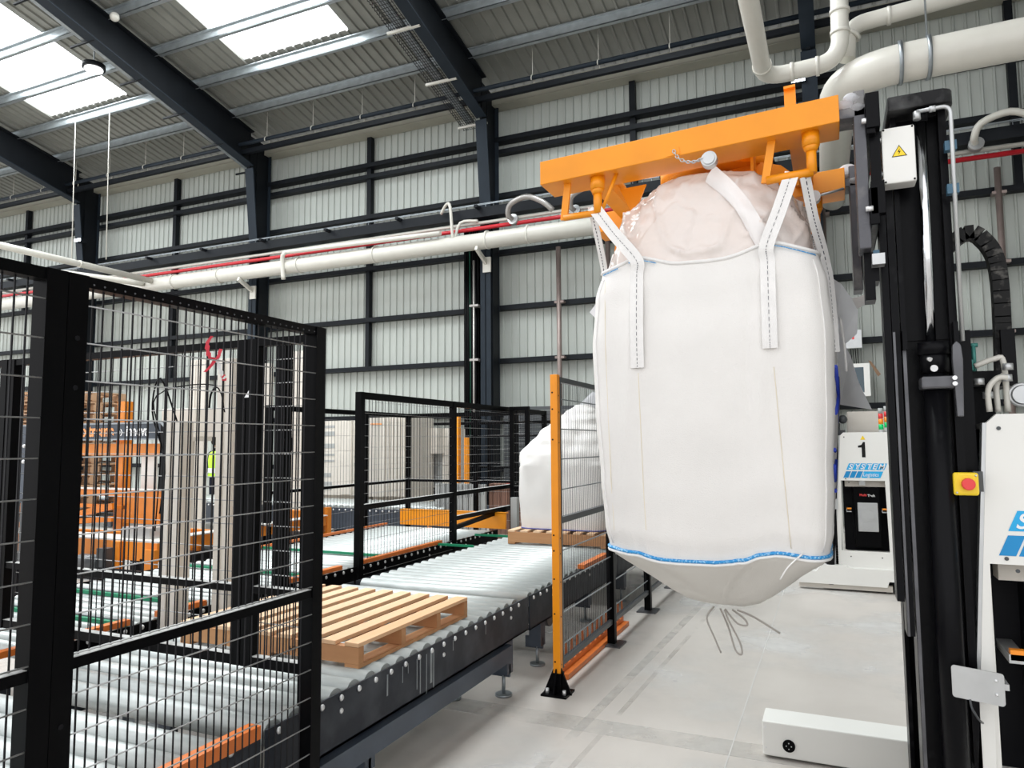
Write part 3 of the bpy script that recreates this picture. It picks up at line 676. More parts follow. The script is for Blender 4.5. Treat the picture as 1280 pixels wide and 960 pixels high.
# ================================================================== pallets
def stringer_pallet(t, x0, x1, y0, y1, zb, zt, nb=7):
    h = zt - zb
    ys = [y0, y0 + (y1 - y0) * .335, y0 + (y1 - y0) * .665, y1 - .04]
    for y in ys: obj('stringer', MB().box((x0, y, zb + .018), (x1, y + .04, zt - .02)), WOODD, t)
    w = .078; step = (x1 - x0 - w) / (nb - 1)
    for i in range(nb):
        x = x0 + i * step; obj('deck_board', MB().box((x, y0 - .002, zt - .019), (x + w, y1 + .002, zt)), WOOD, t, bevel=.002)
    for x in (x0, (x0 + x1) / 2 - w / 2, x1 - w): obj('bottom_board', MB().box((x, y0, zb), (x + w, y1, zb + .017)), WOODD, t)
PB = .576
t = thing('wooden_pallet', 'empty pale pine pallet on the front rollers', 'pallet', (-2.6, 3.3, PB))
stringer_pallet(t, -3.14, -2.02, 2.79, 3.86, PB, .69, 9)
text('stamp', 'HT', .035, (-2.42, 2.786, .615), TEXTB, t); text('stamp', 'EPAL', .03, (-2.27, 2.786, .617), TEXTB, t) if False else None
b = MB()
for k in range(6): b.box((-2.36 + .022 * k, 2.7885, .622), (-2.347 + .022 * k, 2.789, .64))
obj('stamp', b, TEXTB, t)
t = thing('wooden_pallet', 'pine pallet carrying the standing big bag on the far rollers', 'pallet', (-2.5, 7.3, PB))
stringer_pallet(t, -3.08, -2.02, 6.78, 7.95, PB, .715, 8)

# stacked pallets in the dispenser
def block_pallet():
    mb = MB(); L, D = 1.2, 1.0
    for y in (0, .45, .9): mb.box((0, y, 0), (L, y + .1, .022))
    for y in (0, .43, .86):
        for x in (0, .53, 1.06): mb.box((x, y, .022), (x + .14, y + .14, .1))
    for x in (0, .26, .55, .82, 1.1): mb.box((x, 0, .12), (x + .1, D, .14))
    for y in (0, .45, .9): mb.box((0, y, .1), (L, y + .1, .12))
    return mb
p0 = None
LV = ['lowest', 'second', 'third', 'fourth', 'fifth', 'sixth', 'seventh', 'eighth', 'ninth', 'tenth', 'eleventh', 'twelfth', 'thirteenth', 'fourteenth', 'topmost']
for st, (sx, sy, nm) in enumerate(((-10.80, 6.45, 'right'), (-12.15, 6.45, 'left'))):
    for k in range(12):
        z = .62 + .146 * k; lv = LV[k] if k < 11 else 'topmost'
        lb = 'brown pallet in the %s stack of the orange machine, %s of twelve' % (nm, lv)
        rx = random.uniform(-.015, .015)
        if p0 is None:
            p0 = obj('stacked_pallet', block_pallet(), WOODO); p0.location = (sx + rx, sy, z); tag(p0, lb, 'pallet', 'pallets stacked in the orange machine')
        else:
            c = p0.copy(); COL.objects.link(c); c.location = (sx + rx, sy + rx, z); c['label'] = lb

# ================================================================== orange pallet dispenser
t = thing('pallet_dispenser', 'orange pallet stacking machine with a dark lettered beam, behind the cage at left', 'machine', (-9, 6.3, 0))
def ob(name, mb, m=ORANGED): return obj(name, mb, m, t)
ob('post', MB().box((-8.18, 6.2, .45), (-8.05, 6.32, 2.15)))
ob('post', MB().box((-12.4, 6.2, .3), (-12.28, 6.32, 2.05)))
ob('cross_beam', MB().box((-12.3, 6.1, 1.48), (-7.2, 6.18, 1.62)))
ob('lettered_beam', MB().box((-12.3, 5.98, 1.68), (-7.15, 6.08, 1.86)), PLATEB)
ob('beam_edge', MB().box((-12.3, 5.97, 1.855), (-7.15, 6.085, 1.875)).box((-12.3, 5.97, 1.665), (-7.15, 6.085, 1.68)), GALV)
text('lettering', 'extreme', .2, (-8.57, 5.976, 1.715), TEXTO, t, sx=.93, bold=.006)
text('lettering', 'innova', .18, (-7.72, 5.976, 1.715), TEXTW, t, sx=.8, bold=.004)
text('lettering', '»', .18, (-7.86, 5.976, 1.715), TEXTW, t)
ob('end_cover', MB().prism([(-7.15, 1.86), (-7.0, 1.7), (-6.85, 1.45), (-6.9, 1.0), (-7.15, 1.0)], 'y', 5.98, 6.1), DARK)
ob('end_frame', MB().bar((-7.15, 5.97, 1.88), (-6.8, 5.97, 1.6), .02).bar((-6.8, 5.97, 1.6), (-6.8, 5.97, 1.0), .02), GALV)
for x in (-7.72, -7.40): ob('white_panel', MB().box((x, 6.2, 1.02), (x + .22, 6.25, 1.50)), WHITE)
ob('lower_beam', MB().box((-12.3, 5.9, 1.0), (-7.0, 5.98, 1.08))); ob('lower_beam', MB().box((-12.3, 5.9, .86), (-7.6, 5.95, .90)))
ob('rail_edge', MB().box((-12.3, 5.88, 1.08), (-7.0, 5.99, 1.095)), WHITE)
ob('end_box', MB().box((-7.62, 5.9, .70), (-7.02, 6.3, 1.0)))
ob('diagonal_arm', MB().bar((-10.0, 5.84, .86), (-8.6, 5.84, .72), .05, .08)); ob('diagonal_arm', MB().bar((-9.2, 5.8, .62), (-7.65, 5.8, .9), .05, .07))
ob('diagonal_arm', MB().bar((-9.4, 5.76, .62), (-7.6, 5.76, .76), .05, .06))
ob('bed_frame', MB().box((-8.9, 5.0, .48), (-5.97, 5.06, .66))); ob('bed_top', MB().box((-8.9, 5.0, .66), (-5.97, 5.28, .675)), BEIGE)
ob('bed_frame', MB().box((-8.9, 5.5, .50), (-5.97, 5.56, .66)))
ob('bed_leg', MB().box((-6.55, 4.95, .0), (-6.43, 5.0, .66))); ob('bed_leg', MB().box((-6.1, 4.95, .0), (-5.95, 5.0, .6)))
ob('motor', MB().tube([(-6.9, 4.9, .45), (-6.6, 4.9, .45)], .08, 12).box((-6.62, 4.85, .36), (-6.5, 4.95, .6)), GREYR)
ob('gearbox', MB().box((-6.6, 5.1, .66), (-6.2, 5.3, .78)), SILVER)
ob('underframe', MB().box((-8.9, 4.9, .28), (-5.4, 5.0, .36)).box((-8.9, 4.84, .40), (-5.4, 4.87, .42)), DARK)
for k in range(3): ob('foot', MB().box((-8.6 + k * 1.2, 5.0, 0), (-8.5 + k * 1.2, 5.1, .5)), DARK)
for k in range(2): ob('foot', MB().box((-10.78 + k * 2.9, 6.22, 0), (-10.7 + k * 2.9, 6.3, .46)), DARK)
ob('stack_table', MB().box((-12.25, 6.4, .52), (-9.55, 7.45, .6)), GREYR)
for x_ in (-12.1, -9.8): ob('foot', MB().box((x_, 6.5, 0), (x_ + .1, 6.6, .52)), DARK)
t = thing('orange_feed_frame', 'orange feed frame with black underside right of the stacking machine', 'machine', (-5.8, 6.3, 0))
obj('beam', MB().box((-5.95, 5.3, .58), (-5.87, 7.4, .70)), ORANGED, t); obj('beam', MB().box((-6.9, 5.6, .60), (-5.98, 5.66, .72)), ORANGED, t)
obj('beam', MB().box((-6.6, 7.3, .60), (-5.98, 7.42, .76)), ORANGED, t); obj('end_frame', MB().box((-5.95, 7.42, .30), (-5.87, 7.5, .8)), ORANGED, t)
obj('rail_edge', MB().box((-5.99, 5.3, .70), (-5.85, 7.4, .712)), WHITE, t)
obj('underframe', MB().box((-6.4, 5.4, .2), (-5.95, 7.2, .52)).box((-6.3, 5.4, 0), (-6.2, 5.5, .2)).box((-6.3, 7.0, 0), (-6.2, 7.1, .2)), DARK, t)
t = thing('grey_guard_panel', 'dark grey panel with hanging strips seen between the two left posts', 'panel', (-8, 4.8, 0))
obj('panel', MB().box((-7.25, 4.45, 1.05), (-6.72, 4.5, 1.68)), PLATEB, t)
for k in range(6): obj('strip', MB().box((-7.25 + .09 * k, 4.44, .45), (-7.175 + .09 * k, 4.447, 1.06)), GREYR, t)
for x in (-7.15, -6.9):
    for z in (1.6, 1.45): obj('bolt', MB().sphere((x, 4.445, z), .02, 8, 6), BOLT, t)
obj('orange_post', MB().box((-7.42, 4.45, .3), (-7.36, 4.5, 1.6)), ORANGED, t); obj('foot', MB().box((-7.3, 4.46, 0), (-7.2, 4.5, .5)), DARK, t)

# light curtain posts
def alu_post(x, y, w, zb, zt, lb, m=BEIGE, cap=False):
    t = thing('profile_post', lb, 'post', (x, y, 0), )
    b = MB().box((x - w / 2, y - .05, zb), (x - w * .12, y + .05, zt)).box((x + w * .12, y - .05, zb), (x + w / 2, y + .05, zt)).box((x - w * .12, y - .035, zb), (x + w * .12, y + .05, zt))
    obj('profile', b, m, t, bevel=.003)
    obj('foot', MB().box((x - w * .7, y - .08, 0), (x + w * .7, y + .08, .02)).box((x - .02, y - .02, 0), (x + .02, y + .02, zb + .02)), GALV, t)
    if cap: obj('cap', MB().box((x - w * .6, y - .06, zt), (x + w * .6, y + .06, zt + .03)), m, t)
    return t
tp = alu_post(-3.55, 3.10, .125, .42, 1.74, 'left beige profile post standing between the two roller lines, cables on top')
obj('cable', MB().tube(smooth_path([(-3.63, 3.05, 1.2), (-3.60, 3.05, 1.5), (-3.72, 3.05, 1.8), (-3.66, 3.05, 2.0), (-3.55, 3.1, 1.7)], 5), .005, 6), BLACK, tp)
obj('cable', MB().tube(smooth_path([(-3.64, 3.03, 1.1), (-3.64, 3.05, 1.6), (-3.75, 3.1, 1.9), (-3.5, 3.3, 1.97), (-3.4, 3.3, 1.8)], 5), .004, 6), BLACK, tp)
alu_post(-3.46, 3.40, .12, .42, 2.14, 'tall beige profile post between the roller lines, right of the post with cables')
alu_post(-10.2, 9.3, .38, .05, 3.1, 'wide beige machine column left of the person in the yellow vest')
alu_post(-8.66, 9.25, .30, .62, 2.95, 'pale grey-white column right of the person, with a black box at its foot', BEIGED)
alu_post(-7.90, 9.15, .42, .05, 3.1, 'wide off-white machine column just left of the cage corner post')
t = thing('labelling_machine', 'beige machine housings above the rollers beside the person', 'machine', (-9.2, 8, 1.7))
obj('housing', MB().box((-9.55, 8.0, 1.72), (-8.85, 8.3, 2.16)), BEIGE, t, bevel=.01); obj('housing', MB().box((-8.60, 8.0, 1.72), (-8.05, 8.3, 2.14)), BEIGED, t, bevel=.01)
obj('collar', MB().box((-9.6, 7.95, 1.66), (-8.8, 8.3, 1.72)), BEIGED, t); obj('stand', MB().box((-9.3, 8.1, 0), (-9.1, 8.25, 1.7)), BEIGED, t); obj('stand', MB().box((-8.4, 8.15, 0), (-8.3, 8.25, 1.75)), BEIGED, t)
obj('cable', MB().tube(smooth_path([(-8.5, 7.95, 2.15), (-8.45, 7.95, 2.4), (-8.2, 7.95, 2.55)], 5), .015, 6), BLACK, t)
# beige cabinets behind the fence
t = thing('machine_cabinet', 'pale beige slotted cabinet tower behind the far fence, left one', 'cabinet', (-8.7, 11.6, 0))
CY = 11.6
def bx(nm, x0, x1, z0, z1, y0=CY, y1=CY + .8, m=BEIGE, tt=None): return obj(nm, MB().box((x0, y0, z0), (x1, y1, z1)), m, tt)
bx('body', -9.4, -8.3, .6, 2.06, tt=t); bx('plinth', -9.4, -8.3, 0, .6, y0=CY + .1, tt=t, m=BEIGED)
for x, z, w, h in ((-9.3, 1.92, .28, .05), (-9.3, 1.76, .28, .09), (-9.3, 1.52, .28, .09), (-9.3, 1.37, .28, .04), (-9.3, 1.25, .28, .04), (-9.3, .95, .2, .08), (-9.3, .7, .22, .16),
                   (-8.5, 1.88, .1, .09), (-8.36, 1.9, .1, .08), (-8.53, 1.68, .22, .03), (-8.46, 1.46, .14, .06), (-8.55, 1.34, .24, .03), (-8.55, 1.2, .24, .03), (-8.4, .78, .22, .2)):
    obj('slot', MB().box((x, CY - .006, z), (x + w, CY, z + h)), GREYBOX, t)
bx('door_strip', -8.85, -8.6, .62, 2.05, y0=CY - .04, y1=CY, tt=t)
t = thing('machine_cabinet', 'pale beige ribbed cabinet tower behind the far fence, left of the corner post', 'cabinet', (-7.5, 11.6, 0))
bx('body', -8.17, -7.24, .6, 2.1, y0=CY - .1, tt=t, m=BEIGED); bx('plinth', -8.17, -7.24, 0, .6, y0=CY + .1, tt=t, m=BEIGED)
for k in range(7): bx('rib', -7.80 + .085 * k, -7.75 + .085 * k, .62, 2.08, y0=CY - .13, y1=CY - .1, tt=t)
obj('orange_mark', MB().box((-8.1, CY - .106, 1.96), (-7.85, CY - .10, 1.99)), TEXTO, t)
t = thing('beige_cabinet', 'pink-beige enclosure with a box on its front, right of the far corner post', 'cabinet', (-6.6, 12.5, 0))
bx('body', -7.95, -7.0, .72, 1.9, y0=12.6, y1=13.3, tt=t); bx('box', -7.75, -7.1, 1.4, 1.9, y0=12.3, y1=12.6, tt=t); bx('panel', -7.35, -7.15, .75, 1.4, y0=12.56, y1=12.6, m=GREYBOX, tt=t)
bx('plinth', -7.95, -7.0, 0, .72, y0=12.7, y1=13.3, m=DARK, tt=t)
obj('orange_mark', MB().sphere((-7.62, 12.29, 1.8), .04, 8, 6, (1, .3, 1)), TEXTO, t)
t = thing('orange_upright', 'tall thin orange upright with a shorter one beside it, behind the far fence', 'post', (-6.0, 11.2, 0))
obj('upright', MB().box((-6.08, 11.2, .9), (-6.02, 11.26, 2.1)), ORANGE, t); obj('upright', MB().box((-5.92, 11.2, .9), (-5.84, 11.26, 1.7)), ORANGE, t); obj('foot', MB().box((-6.1, 11.18, 0), (-5.82, 11.28, .9)), GREYBOX, t)
t = thing('panel_stack', 'grey slatted crate panels leaning behind the orange stop plate', 'panel', (-5.2, 10.2, 0))
for k in range(9): obj('slat', MB().box((-5.75 + .1 * k, 9.9, .05), (-5.67 + .1 * k, 9.95, .97)), GREYBOX, t)
t = thing('brown_crate', 'large brown crate behind the orange stop plate', 'crate', (-4.5, 9.9, 0))
obj('body', MB().box((-4.85, 10.0, .0), (-3.85, 10.7, .98)), BROWNBOX, t)
for k in range(8): obj('batten', MB().box((-4.85 + .13 * k, 9.985, 0), (-4.80 + .13 * k, 10.0, .98)), BROWNBOX, t)
tag(obj('red_cap', MB().sphere((-4.5, 10.2, .98), .1, 12, 6, (1.6, 1, .5)), REDB), 'small red domed object lying on the brown crate', 'cap')
t = thing('dark_door', 'dark roller shutter with pale uprights behind the far fence', 'door', (-5, 14.3, 0))
for k in range(26): obj('slat', MB().box((-6.6, 14.35, .05 + .09 * k), (-3.9, 14.38, .13 + .09 * k)), GREYR, t)
for x in (-5.35, -4.55): obj('upright', MB().box((x, 14.25, 0), (x + .14, 14.33, 2.2)), BEIGED, t)
obj('hanging_sheet', MB().box((-4.9, 14.2, .9), (-4.5, 14.23, 2.2)), BEIGE, t)
t = thing('wrapping_head', 'small grey machine frame with an orange handle behind the far big bag', 'machine', (-2.6, 11, 1.5))
obj('frame', MB().box((-3.6, 11, 1.98), (-2.2, 11.06, 2.04)).box((-3.6, 11, 1.78), (-2.2, 11.04, 1.82)).box((-3.6, 11, 0), (-3.52, 11.06, 2.0)).box((-2.2, 11, 0), (-2.12, 11.06, 2.04)), BLACK, t)
for k in range(3): obj('fitting', MB().tube(arc((-3.1 + .4 * k, 10.97, 2.08), .09, 0, 4.5, 10), .02, 6), PIPEG, t)
obj('orange_handle', MB().box((-2.62, 10.95, 1.85), (-2.56, 10.98, 2.15)), ORANGE, t)

# ================================================================== person
def person():
    X, Y = -11.76, 11.25
    t = thing('person', 'person seen from behind in a yellow high-visibility vest, one arm raised to the head', 'person', (X, Y, 0))
    V = [(0, 0, .98), (0, 0, 1.15), (0, .0, 1.36), (0, 0, 1.47), (0, -.02, 1.55), (-.18, 0, 1.42), (-.25, .02, 1.16), (-.2, -.16, .98), (.18, 0, 1.42), (.34, -.03, 1.30), (.16, -.10, 1.58),
         (-.1, 0, .93), (-.11, -.01, .5), (-.11, .03, .09), (-.12, -.13, .04), (.1, 0, .93), (.12, -.02, .5), (.12, .03, .09), (.13, -.13, .04)]
    E = [(0, 1), (1, 2), (2, 3), (3, 4), (2, 5), (5, 6), (6, 7), (2, 8), (8, 9), (9, 10), (0, 11), (11, 12), (12, 13), (13, 14), (0, 15), (15, 16), (16, 17), (17, 18)]
    Rr = [.15, .13, .15, .06, .05, .075, .05, .035, .075, .05, .035, .1, .065, .045, .04, .1, .065, .045, .04]
    me = bpy.data.meshes.new('body'); me.from_pydata(V, E, []); o = bpy.data.objects.new('body', me); COL.objects.link(o); o.parent = t
    me.materials.append(CLOTH)
    o.modifiers.new('skin', 'SKIN'); sk = me.skin_vertices[0].data
    for i, r in enumerate(Rr): sk[i].radius = (r, r * .8)
    sk[0].use_root = True
    s = o.modifiers.new('sub', 'SUBSURF'); s.levels = 1; s.render_levels = 2
    b = MB(); b.sphere((X, Y - .02, 1.66), .1, 14, 10, (.85, 1, 1.2)); hd = obj('head', b, SKIN, t)
    obj('hair', MB().sphere((X, Y - .05, 1.69), .105, 14, 10, (.92, .95, 1.1)), HAIR, t)
    for s_ in (-1, 1):
        obj('ear', MB().sphere((X + s_ * .088, Y - .01, 1.65), .02, 8, 6, (.5, 1, 1.4)), SKIN, hd)
        obj('eye', MB().sphere((X + s_ * .032, Y + .075, 1.67), .01, 8, 6), TEXTW, hd)
    obj('nose', MB().sphere((X, Y + .085, 1.64), .014, 8, 6, (.8, 1.2, 1.3)), SKIN, hd)
    ring = []
    prof = [(.95, .205, .15), (1.1, .19, .14), (1.28, .21, .15), (1.42, .20, .12), (1.47, .12, .09)]
    mb = MB(); n = 16; vs = []
    for z, a, c in prof:
        for k in range(n): vs.append((X + a * math.cos(2 * PI * k / n), Y + c * math.sin(2 * PI * k / n), z))
    mb.add(vs, [(i * n + k, i * n + (k + 1) % n, (i + 1) * n + (k + 1) % n, (i + 1) * n + k) for i in range(4) for k in range(n)], True)
    vest = obj('vest', mb, HIVIS, t)
    mb = MB(); vs = []
    for z in (1.02, 1.12):
        for k in range(n): vs.append((X + .207 * math.cos(2 * PI * k / n), Y + .152 * math.sin(2 * PI * k / n), z))
    mb.add(vs, [(k, (k + 1) % n, n + (k + 1) % n, n + k) for k in range(n)], True); obj('reflective_band', mb, REFL, vest)
    for hx, hy, hz, dx in ((X - .2, Y - .18, .96, -1), (X + .15, Y - .10, 1.61, 1)):
        h = obj('hand', MB().sphere((hx, hy, hz), .04, 10, 6, (.8, .5, 1)), SKIN, t)
        for q in range(4): obj('finger', MB().tube([(hx - .024 + .016 * q, hy, hz - .02), (hx - .024 + .016 * q, hy - .02, hz - (.07 + .006 * (q in (1, 2)))), (hx - .024 + .016 * q, hy - .03, hz - .085)], .008, 6), SKIN, h)
        obj('thumb', MB().tube([(hx - dx * .02, hy, hz), (hx - dx * .05, hy - .02, hz - .035)], .009, 6), SKIN, h)
person()

# ================================================================== big bags
def sgn(v, p): return math.copysign(abs(v) ** p, v)
def ring_pt(cx, cy, hx, hy, z, a, e):
    c, s_ = math.cos(a), math.sin(a); return Vector((cx + hx * sgn(c, 2 / e), cy + hy * sgn(s_, 2 / e), z))
def angs(n, e):
    # even spacing along the outline
    N = 720; pts = [ring_pt(0, 0, 1, 1, 0, 2 * PI * i / N, e) for i in range(N + 1)]; L = [0]
    for i in range(N): L.append(L[-1] + (pts[i + 1] - pts[i]).length)
    out = []; j = 0
    for k in range(n):
        s_ = L[-1] * k / n
        while L[j + 1] < s_: j += 1
        out.append(2 * PI * (j + (s_ - L[j]) / (L[j + 1] - L[j])) / N)
    return out
def interp(tab, z):
    if z <= tab[0][0]: return tab[0][1:]
    for a, c in zip(tab[:-1], tab[1:]):
        if z <= c[0]:
            t_ = (z - a[0]) / (c[0] - a[0]); t_ = t_ * t_ * (3 - 2 * t_)
            return [u + (v - u) * t_ for u, v in zip(a[1:], c[1:])]
    return tab[-1][1:]
def loft(rows, n): return [(i * n + k, i * n + (k + 1) % n, (i + 1) * n + (k + 1) % n, (i + 1) * n + k) for i in range(rows - 1) for k in range(n)]

BCX, BCY = -.460, 3.345
HX = .468
bag = thing('big_bag', 'large full white bulk bag hanging from the orange frame by its straps', 'big bag', (BCX, BCY, 1.15))
NA = 260; EE = 9.0; A = angs(NA, EE)
prof = [(1.17, .428, .435), (1.26, .445, .455), (1.45, .457, .468), (1.75, .474, .476), (2.0, .480, .478), (2.2, .466, .465), (2.34, .437, .445)]
def zrim(p):  # rim height, raised where straps pull
    z = 2.315
    for sx in (-.715, -.2):
        for sy in (BCY - .46, BCY + .46):
            d = math.hypot(p.x - sx, p.y - sy); z += .045 * math.exp(-(d / .11) ** 2)
    for sx in (BCX - .46, BCX + .46):
        for sy in (BCY - .27, BCY + .27):
            d = math.hypot(p.x - sx, p.y - sy); z += .02 * math.exp(-(d / .1) ** 2)
    return z
ZS = [(-.95, 1.166), (-.87, 1.168), (-.76, 1.152), (-.64, 1.135), (-.52, 1.130), (-.42, 1.131), (-.34, 1.150), (-.27, 1.172), (-.20, 1.178), (-.10, 1.172), (0.05, 1.172)]
def zseam(p):
    k = .5 - .5 * math.tanh((p.y - BCY + .2) * 12)
    return 1.17 * (1 - k) + k * interp([(x, z) for x, z in ZS], p.x)[0] + .003 * math.sin(p.x * 23)
def bagpt(a, t_):   # t 0 seam .. 1 rim
    z = 1.17 + t_ * 1.15; hx, hy = interp(prof, z); p = ring_pt(BCX, BCY, hx, hy, z, a, EE)
    z0 = zseam(p); z1 = zrim(p); z = z0 + (z1 - z0) * t_
    q = Vector((p.x * 6, p.y * 6, z * 1.3)); w = noise.noise(q) * .012 + noise.noise(Vector((p.x * 22, p.y * 22, z * 2.2 + 5))) * .0035
    w += .0022 * math.exp(-((t_ - .03) / .05) ** 2) * math.sin(a * 60)
    # vertical gathers from the strap ends
    for sx in (-.715, -.2):
        if p.y < BCY: w += .010 * math.exp(-((p.x - sx + .09 * (1 - t_)) / .035) ** 2) * (.3 + t_)
    d = Vector((p.x - BCX, p.y - BCY, 0)).normalized(); p = p + d * w; p.z = z; return p
RW = 60; vs = []
for i in range(RW + 1):
    for a in A: vs.append(bagpt(a, i / RW))
obj('bag_body', MB().add(vs, loft(RW + 1, NA), True), FABRIC, bag)
# rolled rim and seam
rim = [bagpt(a, 1.0) + Vector((0, 0, .004)) for a in A]
obj('rim_hem', MB().tube(rim, .008, 8, closed=True), WEB, bag)
seam = [bagpt(a, 0.0) for a in A]
seam = [p + Vector((p.x - BCX, p.y - BCY, 0)).normalized() * .004 for p in seam]
obj('blue_seam', MB().tube(seam, .0068, 8, closed=True), BLUE, bag)
obj('seam_hem', MB().tube([p + Vector((0, 0, -.012)) for p in seam], .006, 8, closed=True), WEB, bag)
# base
vs = []; prf = [(0, 1.0), (.03, .995), (.10, .965), (.2, .89), (.35, .77), (.5, .66), (.7, .51), (.85, .37), (.95, .22), (1.0, .05)]
for i, (f_, k_) in enumerate(prf):
    for j, a in enumerate(A):
        e = EE - 4.4 * min(1, f_ * 1.5); p = ring_pt(BCX, BCY, .43 * k_, .43 * k_, 0, a, e); z0 = seam[j].z - .01
        zz = z0 + (.885 - z0) * f_
        w = noise.noise(Vector((p.x * 5, p.y * 5, zz * 2))) * .012
        vs.append(Vector((p.x * (1 + 0), p.y, zz + w * (1 - f_ * .3))))
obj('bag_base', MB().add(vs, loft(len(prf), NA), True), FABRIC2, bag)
# untied tie cords below
cz = .89
for pts in ([(-.50, 3.25, cz), (-.53, 3.24, .84), (-.50, 3.24, .76), (-.475, 3.24, .70)], [(-.47, 3.22, cz), (-.44, 3.22, .82), (-.41, 3.2, .73), (-.385, 3.2, .715), (-.39, 3.2, .76), (-.43, 3.2, .84), (-.45, 3.2, cz)],
            [(-.42, 3.22, cz), (-.37, 3.2, .86), (-.36, 3.2, .835), (-.40, 3.2, .84), (-.45, 3.22, cz)], [(-.40, 3.22, cz), (-.33, 3.2, .87), (-.23, 3.18, .82)]):
    obj('tie_cord', MB().tube(smooth_path(pts, 5), .004, 6), CORD, bag)
obj('loose_thread', MB().tube(smooth_path([(-.12, 2.90, 1.185), (-.17, 2.86, 1.14), (-.20, 2.87, 1.09)], 4), .003, 6), WEB, bag)
# rear filling liner
LN = 240; LA = angs(LN, 4.0); lprof = [(2.24, .415, .415, 5.), (2.38, .415, .42, 4.5), (2.50, .395, .41, 3.8), (2.58, .375, .40, 3.3), (2.65, .31, .385, 3.0), (2.70, .25, .36, 2.8), (2.735, .17, .27, 2.5), (2.745, .10, .15, 2.2), (2.76, .07, .09, 2.), (2.90, .05, .05, 2.)]
R2 = 76
def ridge(p, f, o, sh): return max(0, 1 - abs(noise.noise(Vector((p.x * f + o, p.y * f, p.z * f * .7 + p.x * sh)))) * 7) ** 2
def linerpt(a, z):
    h, hy_, e = interp(lprof, z); p = ring_pt(BCX, BCY - .02, h, hy_, z, a, e)
    fold = math.sin(a * 9 + 2.5 * math.sin(z * 5)) * .006 + ridge(p, 4.5, 2, 3) * .020 + ridge(p, 8, 7, -5) * .010 + ridge(p, 14, 3, 2) * .005 + noise.noise(p * 5) * .02
    k_ = min(1, (z - 2.24) / .12) * min(1, h / .3) * (1 if z < 2.68 else .5)
    return p + Vector((p.x - BCX, p.y - BCY, .3)).normalized() * fold * k_
vs = [linerpt(a, 2.24 + .66 * i / R2) for i in range(R2 + 1) for a in LA]
obj('liner', MB().add(vs, loft(R2 + 1, LN), True), LINER, bag)
def lfront(x, z):
    best = min(LA, key=lambda a: abs(linerpt(a, z).x - x) + (10 if math.sin(a) > 0 else 0)); return linerpt(best, z)
vs = []; n = 14
for i in range(n + 1):
    u = i / n; z = 2.66 - .36 * u; x = -.42 + .25 * u + .02 * math.sin(u * 5)
    for q, (dx_, o_) in enumerate(((-.018, .001), (-.006, .014), (.008 + .01 * u, .006), (.022 + .03 * u, .001))):
        p = lfront(x + dx_, z); vs.append(Vector((x + dx_, p.y - o_ - .004, z + .02 * q * (1 - u))))
obj('liner_fold', MB().add(vs, [(i * 4 + k, i * 4 + k + 1, i * 4 + 5 + k, i * 4 + 4 + k) for i in range(n) for k in range(3)], True), LINERW, bag)
# straps
def strap(pts, w=.05, dash=True, th=.004, side=None):
    P_ = smooth_path(pts, 6); mb = MB(); vs = []; ds = MB(); n = len(P_)
    for i, p in enumerate(P_):
        d = (P_[min(i + 1, n - 1)] - P_[max(i - 1, 0)]).normalized(); sd = Vector(side) if side else Vector((1, 0, 0)); sd = (sd - d * sd.dot(d)).normalized(); nn = sd.cross(d).normalized()
        for a, c in ((-1, -1), (1, -1), (1, 1), (-1, 1)): vs.append(p + sd * w / 2 * a + nn * th / 2 * c)
    mb.add(vs, [(4 * i + k, 4 * i + (k + 1) % 4, 4 * i + 4 + (k + 1) % 4, 4 * i + 4 + k) for i in range(n - 1) for k in range(4)] + [(0, 1, 2, 3), (4 * n - 4, 4 * n - 1, 4 * n - 2, 4 * n - 3)])
    o = obj('strap', mb, WEB, bag)
    if dash:
        L = 0; acc = []
        for i in range(n - 1):
            a, c = P_[i], P_[i + 1]; d = (c - a); l = d.length
            sd = Vector(side) if side else Vector((1, 0, 0)); sd = (sd - d.normalized() * sd.dot(d.normalized())).normalized(); nn = sd.cross(d).normalized()
            m_ = max(1, int(l / .014)); 
            for q in range(m_):
                u = a + d * (q / m_); v = a + d * ((q + .6) / m_)
                for s_ in (-1, 1): ds.bar(u + nn * s_ * (th / 2 + .0008), v + nn * s_ * (th / 2 + .0008), .003, .0012)
        obj('stitching', ds, DASH, o, kind='stuff')
    return o
def facey(x, z):   # y on the front of the bag
    best = min(A, key=lambda a: abs(bagpt(a, (z - 1.17) / 1.15).x - x) + (10 if math.sin(a) > 0 else 0)); return bagpt(best, (z - 1.17) / 1.15).y
fr = {}
for sx, hx_, hy_, hz_, zb in ((-.715, -.905, 2.90, 2.60, 1.90), (-.205, -.105, 2.90, 2.62, 1.95)):
    y1 = [facey(sx, z) - .011 for z in (2.3, 2.15, 2.0, zb)]
    strap([(hx_, hy_ + .0, hz_ + .012), (hx_ + (sx - hx_) * .5, hy_ - .02, hz_ - (hz_ - 2.35) * .5), (sx, y1[0] - .008, 2.35), (sx, y1[0], 2.29), (sx, y1[1], 2.15), (sx, y1[2], 2.0), (sx, y1[3], zb)], .055)
    strap([(hx_ + .0, BCY + .40, hz_ + .012), (sx, BCY + .47, 2.35), (sx, BCY + .48, 2.2), (sx, BCY + .485, 1.95)], .05)
for s_, xx in ((-1, BCX - .455), (1, BCX + .455)):
    for yy, hy_ in ((BCY - .25, 2.905), (BCY + .25, 3.74)):
        hx_ = -.905 if s_ < 0 else -.07
        strap([(hx_ + .01 * s_, hy_, 2.61), ((hx_ + xx) / 2, (hy_ + yy) / 2, 2.47), (xx, yy, 2.335), (xx + .016 * s_, yy, 2.2), (xx + .024 * s_, yy, 1.95)], .045, side=(.75, s_ * .66, 0))
